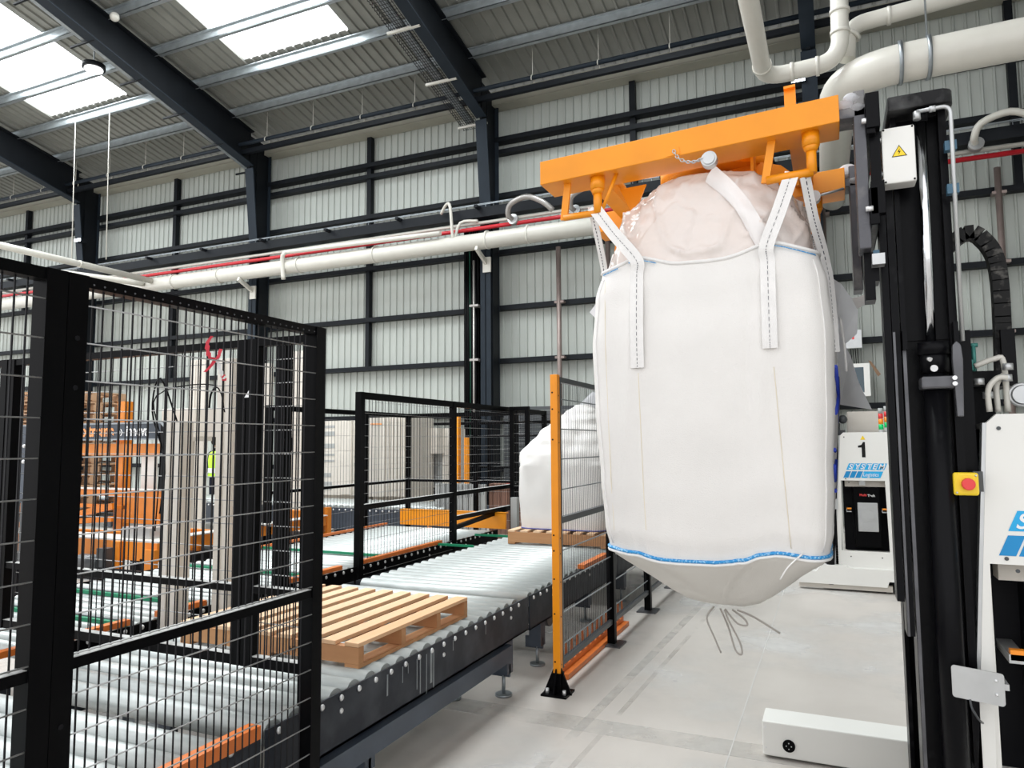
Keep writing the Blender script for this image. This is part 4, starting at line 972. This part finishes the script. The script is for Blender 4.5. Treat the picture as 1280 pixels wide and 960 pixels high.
# blue stitches near the rim
for x0_, x1_ in ((-.235, -.01), (-.75, -.64), (-.90, -.80)):
    pts = []
    for i in range(9):
        x = x0_ + (x1_ - x0_) * i / 8
        try: a = min(A, key=lambda a: abs(bagpt(a, 1).x - x) + (10 if math.sin(a) > 0 else 0)); p = bagpt(a, .995); pts.append(p + Vector((0, -.0105, -.004)))
        except Exception: pass
    obj('blue_stitch', MB().tube(pts, .0022, 6), BLUE, bag)
# blue print on the right side
def bside(y, z):
    a = min(A, key=lambda a: abs(bagpt(a, (z - 1.17) / 1.15).y - y) + (10 if math.cos(a) < 0 else 0)); p = bagpt(a, (z - 1.17) / 1.15); p.x += .003; return p
for seg in ([(3.05, 1.88), (3.25, 1.78), (3.45, 1.68)], [(3.10, 1.70), (3.25, 1.79), (3.4, 1.88)], [(3.1, 1.56), (3.3, 1.55), (3.4, 1.48), (3.35, 1.40), (3.15, 1.40)], [(3.05, 1.50), (3.12, 1.44), (3.2, 1.52)]):
    obj('blue_print', MB().tube([bside(*q) for q in seg], .008, 6), BLUEINK, bag)
for x_top, x_bot, m_ in ((-.715, -.70, THREAD), (-.195, -.16, THREAD), (-.86, -.84, THREAD)):
    pts = []
    for i in range(25):
        u = i / 24; z = 1.2 + (1.88 if x_top > -.8 else 2.28) * u - 1.2 * u; x = x_bot + (x_top - x_bot) * u
        pts.append(Vector((x, facey(x, z) - .0006, z)))
    obj('fold_seam', MB().tube(pts, .0014, 6), m_, bag)
pts = [Vector((BCX + interp(prof, 1.19 + 1.1 * i / 24)[0] * .985 + .004, 0, 1.19 + 1.1 * i / 24)) for i in range(25)]
for s_ in (1, -1):
    q = []
    for p in pts:
        tt = (p.z - 1.17) / 1.15; a = min(A, key=lambda a: abs(math.cos(a) * s_ - .707) + abs(math.sin(a) + .707)); w = bagpt(a, tt); q.append(w + Vector((.001 * s_, -.001, 0)))
    obj('corner_seam', MB().tube(q, .003, 6), WEB, bag)
# film pouch and flaps on the right side
def sheetmb(pts, th=.0012):
    n = len(pts); c = sum((Vector(p) for p in pts), Vector()) / n; nrm = (Vector(pts[1]) - Vector(pts[0])).cross(Vector(pts[2]) - Vector(pts[0])).normalized()
    vs = [Vector(p) for p in pts] + [Vector(p) + nrm * th for p in pts]
    return MB().add(vs, [tuple(range(n)), tuple(range(2 * n - 1, n - 1, -1))] + [(i, (i + 1) % n, (i + 1) % n + n, i + n) for i in range(n)])
bagf = obj('film_flap', sheetmb([(.0, 3.55, 2.36), (.06, 3.55, 2.31), (.125, 3.58, 2.20), (.115, 3.56, 2.08), (.01, 3.5, 1.98)]), FILM, bag)
obj('film_flap', sheetmb([(.03, 3.5, 2.1), (.085, 3.55, 1.98), (.115, 3.6, 1.86), (.165, 3.65, 1.74), (.03, 3.5, 1.76)]), FILM, bag)
obj('film_flap', sheetmb([(.10, 3.55, 2.24), (.165, 3.53, 2.25), (.16, 3.53, 2.21), (.12, 3.55, 2.19)]), WEB, bag)
obj('side_tie', MB().tube(smooth_path([(.045, 3.2, 2.1), (.055, 3.2, 2.0), (.06, 3.2, 1.88)], 3), .005, 6), WEB, bag)
obj('film_flap', sheetmb([(-.93, 3.2, 2.32), (-1.04, 3.25, 2.22), (-.95, 3.25, 2.12)]), FILM, bag)
obj('film_flap', sheetmb([(-.93, 3.4, 2.1), (-1.07, 3.5, 1.85), (-1.08, 3.5, 1.75), (-.95, 3.4, 1.5)]), FILM, bag)
obj('loose_strap', MB().tube(smooth_path([(-.93, 3.3, 2.50), (-.98, 3.3, 2.35), (-1.02, 3.3, 2.25), (-1.0, 3.3, 2.12), (-.98, 3.3, 2.05)], 5), .006, 6), WEB, bag)

# far big bag
B2X, B2Y = -2.56, 7.36
bag2 = thing('big_bag', 'full white bulk bag standing on the pallet behind the orange fence post', 'big bag', (B2X, B2Y, .72))
prof2 = [(.716, .475, .475), (.85, .485, .485), (1.1, .495, .495), (1.35, .50, .50), (1.47, .49, .49), (1.60, .43, .43), (1.72, .37, .38), (1.82, .30, .31), (1.92, .19, .21), (2.0, .10, .11)]
N2 = 120; A2 = angs(N2, 5); vs = []; R3 = 60
for i in range(R3 + 1):
    z = .716 + 1.284 * i / R3; hx, hy = interp(prof2, z); e = 6 if z < 1.4 else max(2.4, 6 - (z - 1.4) * 9)
    for a in A2:
        p = ring_pt(B2X + max(0, z - 1.5) * .28, B2Y, hx, hy, z, a, e); amp = .016 if z < 1.35 else .034
        w = noise.noise(Vector((p.x * 7, p.y * 7, z * (3 if z < 1.4 else 5)))) * amp; vs.append(p + Vector((p.x - B2X, p.y - B2Y, 0)).normalized() * w)
obj('bag_body', MB().add(vs, loft(R3 + 1, N2) + [tuple(range(N2))], True), FABRIC, bag2)
obj('blue_seam', MB().tube([ring_pt(B2X, B2Y, .478, .478, .724, a, 6) for a in A2], .004, 6, closed=True), BLUEINK, bag2)
obj('film_neck', MB().tube(smooth_path([(-2.43, 7.36, 1.93), (-2.38, 7.36, 2.0), (-2.3, 7.36, 2.12)], 4), .1, 14, rs=[.11, .10, .09, .085, .08, .07, .06, .05, .04]), FILM, bag2)

# ================================================================== orange spreader frame
sp = thing('lifting_frame', 'orange steel lifting frame holding the big bag on two tube beams', 'lifting frame', (-.45, 3.3, 2.8))
def tilt(x): return (x + .53) * .0467
TM = Matrix(((1, 0, 0, 0), (0, 1, 0, 0), (.0467, 0, 1, .0467 * .53), (0, 0, 0, 1)))
def so(name, mb, m=ORANGE, **k): return obj(name, mb.xf(TM), m, sp, **k)
for y0, y1, xe in ((2.85, 3.03, .067), (3.65, 3.83, .097)):
    b = MB().box((-1.13, y0, 2.753), (xe, y1, 2.857))
    so('tube_beam', b, bevel=.003)
for x in (-.92, -.105):
    so('top_bracket', MB().prism([(x - .03, 2.857), (x + .04, 2.857), (x + .02, 2.9 if x < -.5 else 2.98), (x - .02, 2.9 if x < -.5 else 2.98)], 'y', 3.25, 3.4) if x < -.5 else
       MB().box((x - .02, 2.93, 2.857), (x + .022, 2.96, 2.96)).box((x - .02, 2.91, 2.955), (x + .022, 2.965, 2.965)), ORANGE)
so('cross_member', MB().box((-.98, 3.03, 2.80), (-.90, 3.65, 2.85))); so('cross_member', MB().box((-.12, 3.03, 2.80), (-.04, 3.65, 2.85)))
so('cross_plate', MB().prism([(3.05, 2.83), (3.05, 2.70), (3.15, 2.66), (3.55, 2.66), (3.63, 2.72), (3.63, 2.83)], 'x', -.27, -.258))
_ = (lambda *a, **k: None)('hub_ring', MB().tube(arc((-.45, 3.34, 2.80), .27, 0, 2 * PI, 32, (1, 0, 0), (0, 1, 0))[:-1], .028, 10, closed=True).tube(arc((-.45, 3.34, 2.75), .27, 0, 2 * PI, 32, (1, 0, 0), (0, 1, 0))[:-1], .028, 10, closed=True))
so('hub_cap', MB().tube([(-.45, 3.34, 2.785), (-.45, 3.34, 2.85)], .25, 32))
so('gusset', MB().prism([(-.84, 2.757), (-.72, 2.757), (-.78, 2.62)], 'y', 3.10, 3.11))
for y in (2.905, 3.735):
    for x in (-.885, -.035):
        z1 = 2.60 - tilt(x) * 0
        so('hanger_socket', MB().tube([(x, y, 2.753), (x, y, 2.70)], .032, 16).tube([(x, y, 2.705), (x, y, 2.68)], .024, 16, rs=[.032, .022]))
        so('hanger_peg', MB().tube([(x, y, 2.70), (x, y, 2.595)], .019, 14))
    # left loop
    so('hook_bar', MB().tube([(-.878, y, 2.60), (-1.04, y, 2.605)], .014, 12)); so('hook_rod', MB().bar((-1.04, y, 2.595), (-1.02, y, 2.755), .014, .03)); so('hook_rod', MB().tube([(-.80, y, 2.755), (-.865, y, 2.61)], .008, 10))
    so('hook_bar', MB().tube([(-.03, y, 2.60), (-.20, y, 2.60)], .017, 12)); so('hook_rod', MB().bar((-.205, y, 2.59), (-.175, y, 2.755), .014, .03))
so('arched_plate', MB().prism([(-.40, 2.66), (-.40, 2.77), (-.32, 2.80), (-.24, 2.79), (-.16, 2.76), (-.10, 2.70), (-.09, 2.66)], 'y', 3.2, 3.21))
dk = so('chain_cap', MB().tube([(-.402, 2.84, 2.695), (-.402, 2.80, 2.695)], .031, 20).tube([(-.402, 2.80, 2.695), (-.402, 2.795, 2.695)], .024, 16), SILVER, bevel=.003)
so('chain_plate', MB().prism([(-.575, 2.757), (-.52, 2.757), (-.525, 2.79), (-.55, 2.80), (-.57, 2.79)], 'y', 2.846, 2.85), ORANGE)
pts = smooth_path([(-.545, 2.842, 2.775), (-.525, 2.83, 2.735), (-.49, 2.82, 2.708), (-.455, 2.81, 2.698), (-.425, 2.80, 2.70)], 3)
b = MB()
for i, (p, q) in enumerate(zip(pts[:-1], pts[1:])):
    c = (p + q) / 2; d = (q - p).normalized(); u = Vector((0, 1, 0)) if i % 2 else d.cross(Vector((0, 1, 0)))
    b.tube([c + d * .010 * math.cos(2 * PI * k / 10) + u * .006 * math.sin(2 * PI * k / 10) for k in range(10)], .0019, 5, closed=True)
so('chain', b, SILVER)
so('side_roller', MB().tube([(-.04, 3.62, 2.72), (-.04, 3.58, 2.72)], .03, 14).tube([(-.07, 3.6, 2.72), (.09, 3.62, 2.745)], .006, 6), SILVER)

# ================================================================== forklift vehicles
def fork_vehicle(dx, dy, label, mastdetail=True, number=False):
    t = thing('forklift_vehicle', label, 'forklift', (.5 + dx, 3.4 + dy, 0))
    D = Matrix.Translation((dx, dy, 0))
    def o(name, mb, m, parent=None, **k): return obj(name, mb.xf(D), m, parent or t, **k)
    # body side panel with opening
    def lx(z): return .497 - .07 * (1.69 - z)
    Y0, Y1 = 3.0, 3.03
    b = MB().prism([(lx(1.17), 1.17), (1.12, 1.17), (1.12, 1.69), (lx(1.67) + .03, 1.69), (lx(1.66), 1.66)], 'y', Y0, Y1)
    b.prism([(lx(.42), .42), (lx(.42) + .055, .42), (lx(1.17) + .02, 1.17), (lx(1.17), 1.17)], 'y', Y0, Y1)
    b.prism([(.925, .42), (1.12, .42), (1.12, 1.17), (.91, 1.17)], 'y', Y0, Y1)
    b.prism([(lx(.2), .2), (1.12, .2), (1.12, .42), (lx(.42), .42)], 'y', Y0, Y1)
    o('side_panel', b, WHITE)
    o('body_shell', MB().box((.52, 3.27, .2), (1.9, 3.72, 1.66)).box((1.1, Y0 + .03, .2), (1.9, 3.72, 1.64)).box((.5, 3.03, 1.64), (1.9, 3.72, 1.66)).box((.47, 3.03, .2), (.485, 3.72, 1.2)), WHITE)
    o('body_edge', MB().prism([(lx(.2) - .012, .2), (lx(.2), .2), (lx(1.66), 1.66), (lx(1.66) - .012, 1.66)], 'y', Y0 + .002, Y0 + .05), SILVER)
    o('bay_back', MB().box((.50, 3.255, .40), (1.0, 3.265, 1.19)), DARK)
    o('bay_top', MB().box((.52, 3.1, 1.10), (.92, 3.2, 1.17)), BEIGED); o('bay_lock', MB().box((.66, 3.04, 1.12), (.72, 3.1, 1.20)), SILVER)
    o('battery_front', MB().box((.60, 3.09, .45), (.86, 3.24, 1.10)), BLACK, bevel=.008)
    o('battery_plate', MB().box((.635, 3.075, .62), (.835, 3.09, .93)), SILVER, bevel=.01)
    o('battery_dial', MB().tube([(.735, 3.075, .80), (.735, 3.06, .80)], .06, 20).tube([(.735, 3.075, .68), (.735, 3.065, .68)], .045, 20), SILVER)
    text('battery_lettering', 'Multi', .035, (.66 + dx, 3.088 + dy, 1.0), REDB, t, bold=.001); text('battery_lettering', 'Tech', .035, (.74 + dx, 3.088 + dy, .995), TEXTW, t, bold=.001)
    for x in (.525, .87): o('bay_rail', MB().box((x, 3.03, .83), (x + .05, 3.3, .86)), SILVER); o('bay_buffer', MB().box((x + .005, 3.03, .84), (x + .05, 3.06, .875)), LORANGE)
    # skirt and wheels
    o('skirt', MB().prism([(.02, .09), (.05, .20), (.2, .20), (.26, .27), (.5, .27), (.52, .25), (1.12, .25), (1.02, .13), (.9, .13), (.88, .07), (.02, .07)], 'y', 2.90, 3.0), WHITE)
    o('plinth', MB().box((.02, 2.93, .02), (.93, 3.0, .08)), BEIGED)
    o('wheel', MB().tube([(1.2, 2.95, .1), (1.2, 3.2, .1)], .1, 18), RUBBER); o('scanner', MB().box((1.0, 2.9, .08), (1.1, 3.0, .14)), YELLOW)
    o('chassis', MB().box((.26, 3.0, .04), (1.85, 3.8, .20)), MAST)
    ou = o('outrigger', MB().box((-.39, 3.98, .012), (1.3, 4.18, .18)), WHITE, bevel=.006)
    o('outrigger_sensor', MB().tube([(-.265, 3.972, .075), (-.265, 3.985, .075)], .03, 20), BLACK, ou)
    b = MB()
    for a_, c_ in ((-.012, 0), (.012, 0), (0, .014), (0, -.014)): b.sphere((-.265 + a_, 3.971, .075 + c_), .003, 6, 4)
    for z in (.05, .15): b.sphere((-.375, 3.979, z), .0035, 6, 4)
    o('outrigger_screws', b, BOLT, ou, kind='stuff')
    o('outrigger_wheel', MB().tube([(-.3, 4.03, .0 + .035), (-.3, 4.12, .035)], .035, 14), RUBBER, ou)
    # logo
    lx0, lz = .508 + dx, 1.20
    for r_, (zz, cells, m_) in enumerate(((1.285, 'SYSTEM', BLUEL), (1.20, '   ', BLUELD))):
        for i in range(6 if r_ == 0 else 3):
            x = lx0 + .035 * (1 - r_) * .9 + .058 * i + (.0)
            obj('logo_cell', MB().add([(x, 2.9985 + dy, zz), (x + .05, 2.9985 + dy, zz), (x + .05 + .03, 2.9985 + dy, zz + .07), (x + .03, 2.9985 + dy, zz + .07)], [(0, 1, 2, 3)]), m_ if r_ or i % 2 else BLUEL, t)
    x = lx0 + .032 + .058 * 6
    obj('logo_bar', MB().add([(x, 2.9985 + dy, 1.285), (lx0 + .40, 2.9985 + dy, 1.285), (lx0 + .43, 2.9985 + dy, 1.355), (x + .03, 2.9985 + dy, 1.355)], [(0, 1, 2, 3)]), BLUEL, t)
    x = lx0 + .058 * 3
    obj('logo_bar', MB().add([(x, 2.9985 + dy, 1.20), (lx0 + .36, 2.9985 + dy, 1.20), (lx0 + .39, 2.9985 + dy, 1.27), (x + .03, 2.9985 + dy, 1.27)], [(0, 1, 2, 3)]), BLUEL, t)
    for i, ch in enumerate('SYSTEM'): text('logo_letter', ch, .075, (lx0 + .052 + .058 * i, 2.9975 + dy, 1.295), TEXTW, t, shear=.35, bold=.001)
    text('logo_letter', 'Logistics', .055, (lx0 + .058 * 3 + .018, 2.9975 + dy, 1.217), TEXTW, t, shear=.2, sx=.8)
    b = MB()
    for x, z in ((.53, 1.64), (.53, 1.19), (1.0, 1.64), (.55, .36), (.85, .36), (.56, 1.15)): b.tube([(x, 2.9995, z), (x, 2.997, z)], .007, 8)
    o('panel_screws', b, GREYR, kind='stuff')
    if number:
        o('vehicle_number', MB().prism([(.70, 1.42), (.735, 1.42), (.735, 1.585), (.715, 1.585), (.70, 1.555), (.665, 1.545), (.665, 1.525), (.70, 1.525)], 'y', 2.9975, 2.9995), TEXTB)
        obj('warning_sign', MB().add([(.69 + dx, 2.9975 + dy, 1.61), (.74 + dx, 2.9975 + dy, 1.61), (.715 + dx, 2.9975 + dy, 1.655)], [(0, 1, 2)]), YELLOW, t)
        o('top_housing', MB().box((.58, 3.4, 1.66), (1.2, 3.9, 1.93)), BEIGE)
        for i, x in enumerate((.90, .955)):
            for j, m_ in enumerate((GREYBOX, LGREEN, LORANGE, REDB, GREYBOX)):
                o('beacon_segment', MB().tube([(x, 3.05, 1.66 + .058 * j + (.02 if i else 0)), (x, 3.05, 1.715 + .058 * j + (.02 if i else 0))], .024, 12), m_)
        o('side_bracket', MB().box((.36, 2.98, .86), (.44, 3.0, .97)), SILVER)
        o('top_valve', MB().box((.45, 3.3, 1.72), (.5, 3.4, 1.8)).sphere((.44, 3.25, 1.78), .05, 8, 6).sphere((.53, 3.25, 1.84), .05, 8, 6).box((.4, 3.2, 1.66), (.55, 3.4, 1.72)), GREYR)
    # mast
    for y0, y1, q in ((3.0, 3.12, 1), (3.58, 3.70, -1)):
        o('mast_upright', MB().box((.245, y0, .05), (.262, y1, 2.84)).box((.40, y0, .05), (.425, y1, 2.84)).box((.26, (y0 + y1) / 2 - .01, .05), (.40, (y0 + y1) / 2 + .01, 2.84)), MAST)
        o('mast_highlight', MB().box((.2462, y0 - .004, .05), (.2575, y0, 2.0)), MASTE) if q > 0 else None  # lighter strip paints the highlight down the rail
    o('mast_rail', MB().box((.188, 2.99, 1.02), (.212, 3.1, 2.66)).box((.232, 3.6, 1.02), (.25, 3.70, 2.66)), MAST)
    o('mast_rail', MB().box((.215, 2.99, .90), (.24, 3.1, 2.6)).box((.25, 3.6, .9), (.27, 3.70, 2.6)), MAST)
    o('mast_highlight', MB().box((.216, 2.985, .90), (.224, 2.99, 2.0)), MASTE)
    o('mast_back', MB().box((.40, 3.05, .1), (.47, 3.66, 2.0)).box((.30, 3.1, .3), (.44, 3.6, .5)).box((.30, 3.1, 2.4), (.38, 3.6, 2.5)), MAST)
    # top plate with a rounded end
    pts = [(.232, 2.93)] + [(.40 + .045 * math.sin(a), 2.975 - .045 * math.cos(a)) for a in [i * PI / 2 / 5 for i in range(6)]] + [(.445, 3.76), (.232, 3.76)]
    o('mast_crosshead', MB().prism(pts, 'z', 2.82, 2.875), MASTD, bevel=.006)
    # cylinder
    o('lift_rod', MB().tube([(.334, 2.965, 1.93), (.342, 2.965, 2.79)], .017, 18), CHROME)
    o('rod_nut', MB().tube([(.342, 2.965, 2.77), (.342, 2.965, 2.83)], .022, 12), MAST)
    cyl = o('lift_cylinder', MB().tube([(.343, 2.965, .06), (.343, 2.965, 1.84)], .042, 22).tube([(.343, 2.965, 1.84), (.343, 2.965, 1.93)], .046, 22), MAST)
    o('gland_ring', MB().tube([(.343, 2.965, 1.905), (.343, 2.965, 1.95)], .052, 22), MAST, cyl)
    o('gland_bolt', MB().tube([(.335, 2.93, 1.855), (.335, 2.915, 1.853)], .012, 12).tube([(.32, 2.93, 1.89), (.325, 2.918, 1.885)], .008, 8), BOLT, cyl)
    o('cylinder_clamp', MB().box((.292, 2.905, 1.78), (.40, 3.0, 1.825)), MASTE, bevel=.008)
    o('side_bracket', MB().prism([(.395, 1.68), (.415, 1.68), (.422, 1.88), (.418, 1.93), (.405, 1.945), (.392, 1.93), (.39, 1.88)], 'y', 2.9, 2.93), MASTE, bevel=.004)
    o('bracket_bolt', MB().tube([(.392, 2.9, 1.795), (.392, 2.885, 1.795)], .008, 8).tube([(.392, 2.9, 1.815), (.392, 2.885, 1.815)], .008, 8), BOLT)
    o('carriage_head', MB().box((.245, 2.96, 1.93), (.26, 3.1, 2.0)).box((.26, 3.04, 1.97), (.42, 3.06, 2.02)).box((.405, 2.95, 1.9), (.42, 3.05, 2.02)), MAST)
    # forks and carriage
    if mastdetail:
        for y0, y1 in ((2.88, 3.0), (3.68, 3.80)):
            f_ = o('fork', MB().box((.115, y0, 2.30), (.155, y1, 2.90)).box((-1.0, y0, 2.80), (.155, y1, 2.84)), FORK, bevel=.004)
        o('fork_carriage', MB().box((.155, 2.86, 2.72), (.185, 3.85, 2.86)).box((.155, 2.86, 2.38), (.185, 3.85, 2.52)), MAST, bevel=.004)
        o('carriage_side', MB().box((.165, 2.9, 2.5), (.2, 2.93, 2.74)).box((.16, 2.86, 2.42), (.205, 2.9, 2.54)).box((.155, 2.85, 2.74), (.2, 2.9, 2.87)), MAST)
        for z in (2.77, 2.44): o('stop_pin', MB().tube([(.14, 2.86, z), (.165, 2.86, z)], .01, 10), BOLT)
        for z in (2.71, 2.58): o('guide_pin', MB().tube([(.198, 2.92, z), (.206, 2.92, z)], .011, 10), BOLT)
        o('hanging_plate', MB().box((.13, 2.95, 2.12), (.165, 3.05, 2.30)).box((.165, 2.95, 2.19), (.18, 3.05, 2.27)), MAST)
        o('sensor_box', MB().box((.155, 2.89, 2.24), (.197, 2.95, 2.28)), SILVER); o('blue_clip', MB().box((.16, 2.9, 2.28), (.18, 2.93, 2.295)), BLUEC)
        for y in (2.94, 3.74):
            b = MB()
            for k in range(9):
                b.sphere((.095 + random.uniform(-.02, .05), y + random.uniform(-.05, .03), 2.84 + random.uniform(-.035, .06)), random.uniform(.02, .035), 8, 6, (1.3, 1, .8))
            o('plastic_wrap', b, FILM, kind='stuff')
        # electrical box
        bx_ = o('electrical_box', MB().box((.205, 2.90, 2.535), (.312, 2.98, 2.745)), WHITE, bevel=.005)
        o('warning_sign', MB().add([(.235, 2.899, 2.632), (.285, 2.899, 2.632), (.26, 2.899, 2.675)], [(0, 1, 2)]), TEXTB, bx_)
        o('warning_sign', MB().add([(.239, 2.8985, 2.6345), (.281, 2.8985, 2.6345), (.26, 2.8985, 2.671)], [(0, 1, 2)]), YELLOW, bx_)
        o('warning_sign', MB().add([(.262, 2.898, 2.662), (.255, 2.898, 2.648), (.260, 2.898, 2.649), (.257, 2.898, 2.637), (.265, 2.898, 2.652), (.260, 2.898, 2.651)], [(0, 1, 2, 3, 4, 5)]), TEXTB, bx_)
        b = MB()
        for x, z in ((.212, 2.738), (.305, 2.738), (.212, 2.542), (.305, 2.542)): b.sphere((x, 2.899, z), .004, 6, 4)
        o('box_screws', b, TEXTB, bx_, kind='stuff')
        # hydraulic tube
        o('hydraulic_tube', MB().tube(bend([(.325, 2.93, 2.80), (.43, 2.92, 2.80), (.432, 2.96, 1.95)], .03, 5), .0075, 10), SILVER)
        o('tube_fitting', MB().tube([(.365, 2.928, 2.80), (.385, 2.926, 2.80)], .012, 8).tube([(.325, 2.93, 2.80), (.325, 2.93, 2.77)], .013, 10), SILVER)
        for z in (2.64, 2.48): o('tube_clip', MB().box((.408, 2.93, z), (.445, 2.96, z + .035)), BLUEC)
        # tank, valves, hoses behind
        o('oil_tank', MB().prism([(.44, 1.2), (.60, 1.2), (.56, 1.85), (.44, 1.89)], 'y', 3.25, 3.5), MAST); o('tank_top', MB().box((.44, 3.2, 1.80), (.62, 3.5, 1.86)), MAST)
        o('green_valve', MB().box((.455, 3.15, 1.86), (.49, 3.25, 1.90)).tube([(.50, 3.2, 1.86), (.50, 3.2, 1.96)], .008, 8).tube([(.485, 3.2, 1.96), (.515, 3.2, 1.96)], .008, 8), TEAL)
        for pts in ([(.485, 3.1, 1.87), (.55, 3.1, 1.895), (.575, 3.1, 1.88), (.58, 3.1, 1.70)], [(.515, 3.05, 1.70), (.515, 3.05, 1.78), (.545, 3.05, 1.82), (.575, 3.05, 1.82)], [(.55, 3.1, 1.7), (.55, 3.1, 1.80), (.58, 3.1, 1.84)]):
            o('hose', MB().tube(smooth_path(pts, 5), .010, 8), WHITEP)
        for x, z in ((.515, 1.76), (.575, 1.82), (.58, 1.86), (.49, 1.81)): o('hose_fitting', MB().tube([(x, 3.06, z - .012), (x, 3.06, z + .012)], .017, 8), SILVER)
        o('round_gauge', MB().tube([(.625, 3.1, 1.76), (.625, 3.08, 1.76)], .032, 20).tube(arc((.625, 3.1, 1.76), .038, 0, 2 * PI, 16)[:-1], .008, 6, closed=True), SILVER)
        # emergency stop
        eb = o('stop_box', MB().box((.375, 2.93, 1.408), (.452, 2.965, 1.487)), YELLOW, bevel=.008)
        o('stop_button', MB().tube([(.418, 2.93, 1.448), (.418, 2.905, 1.448)], .0205, 20), REDB, eb, bevel=.003)
        o('stop_screw', MB().sphere((.385, 2.929, 1.418), .004, 6, 4).sphere((.443, 2.929, 1.477), .004, 6, 4), BOLT, eb, kind='stuff')
        o('stop_bracket', MB().box((.368, 2.965, 1.425), (.378, 2.99, 1.445)).box((.368, 2.965, 1.455), (.378, 2.99, 1.475)).box((.44, 2.965, 1.42), (.47, 3.0, 1.49)), GREYR)
        # metal plate
        pl = []
        for cx_, cz_, a0 in ((.476, .828, 0), (.345, .828, 90), (.345, .742, 180), (.476, .742, 270)):
            for k in range(5): a = math.radians(a0 + k * 22.5); pl.append((cx_ + .01 * math.cos(a), cz_ - (cx_ - .34) * .10 + .01 * math.sin(a)))
        o('reflector_plate', MB().prism(pl, 'y', 2.905, 2.909), SILVER)
        o('plate_bolt', MB().sphere((.463, 2.904, .80), .006, 8, 6).sphere((.463, 2.904, .755), .006, 8, 6), BOLT, kind='stuff')
        o('plate_cable', MB().tube(smooth_path([(.385, 2.905, .73), (.39, 2.91, .70), (.41, 2.93, .66), (.43, 2.99, .63)], 4), .004, 6), GREYR)
        o('plate_arm', MB().box((.43, 2.91, .77), (.50, 3.0, .79)), SILVER)
        # energy chain
        path = smooth_path([(.44, 3.3, 2.36), (.50, 3.3, 2.415), (.55, 3.3, 2.41), (.60, 3.3, 2.33), (.615, 3.3, 2.22), (.615, 3.3, 2.05), (.61, 3.3, 1.85)], 7)
        lk = 0; Lacc = 0; last = path[0]
        for p, q in zip(path[:-1], path[1:]):
            Lacc += (q - p).length
            if Lacc > .026:
                d = (q - last); b = MB().bar(last, q + d * .08, .055, .05, up=(0, 1, 0)); 
                o('chain_link', b, RUBBER); last = q; Lacc = 0
        o('chain_guard', MB().box((.60, 3.25, 1.8), (.645, 3.35, 2.02)), MAST)
    return t
fork_vehicle(0, 0, 'near black-masted forklift vehicle at the right edge holding the orange lifting frame')
fork_vehicle(-.427, 5.65, 'white automatic forklift vehicle with the number 1, behind the hanging bag', mastdetail=False, number=True)
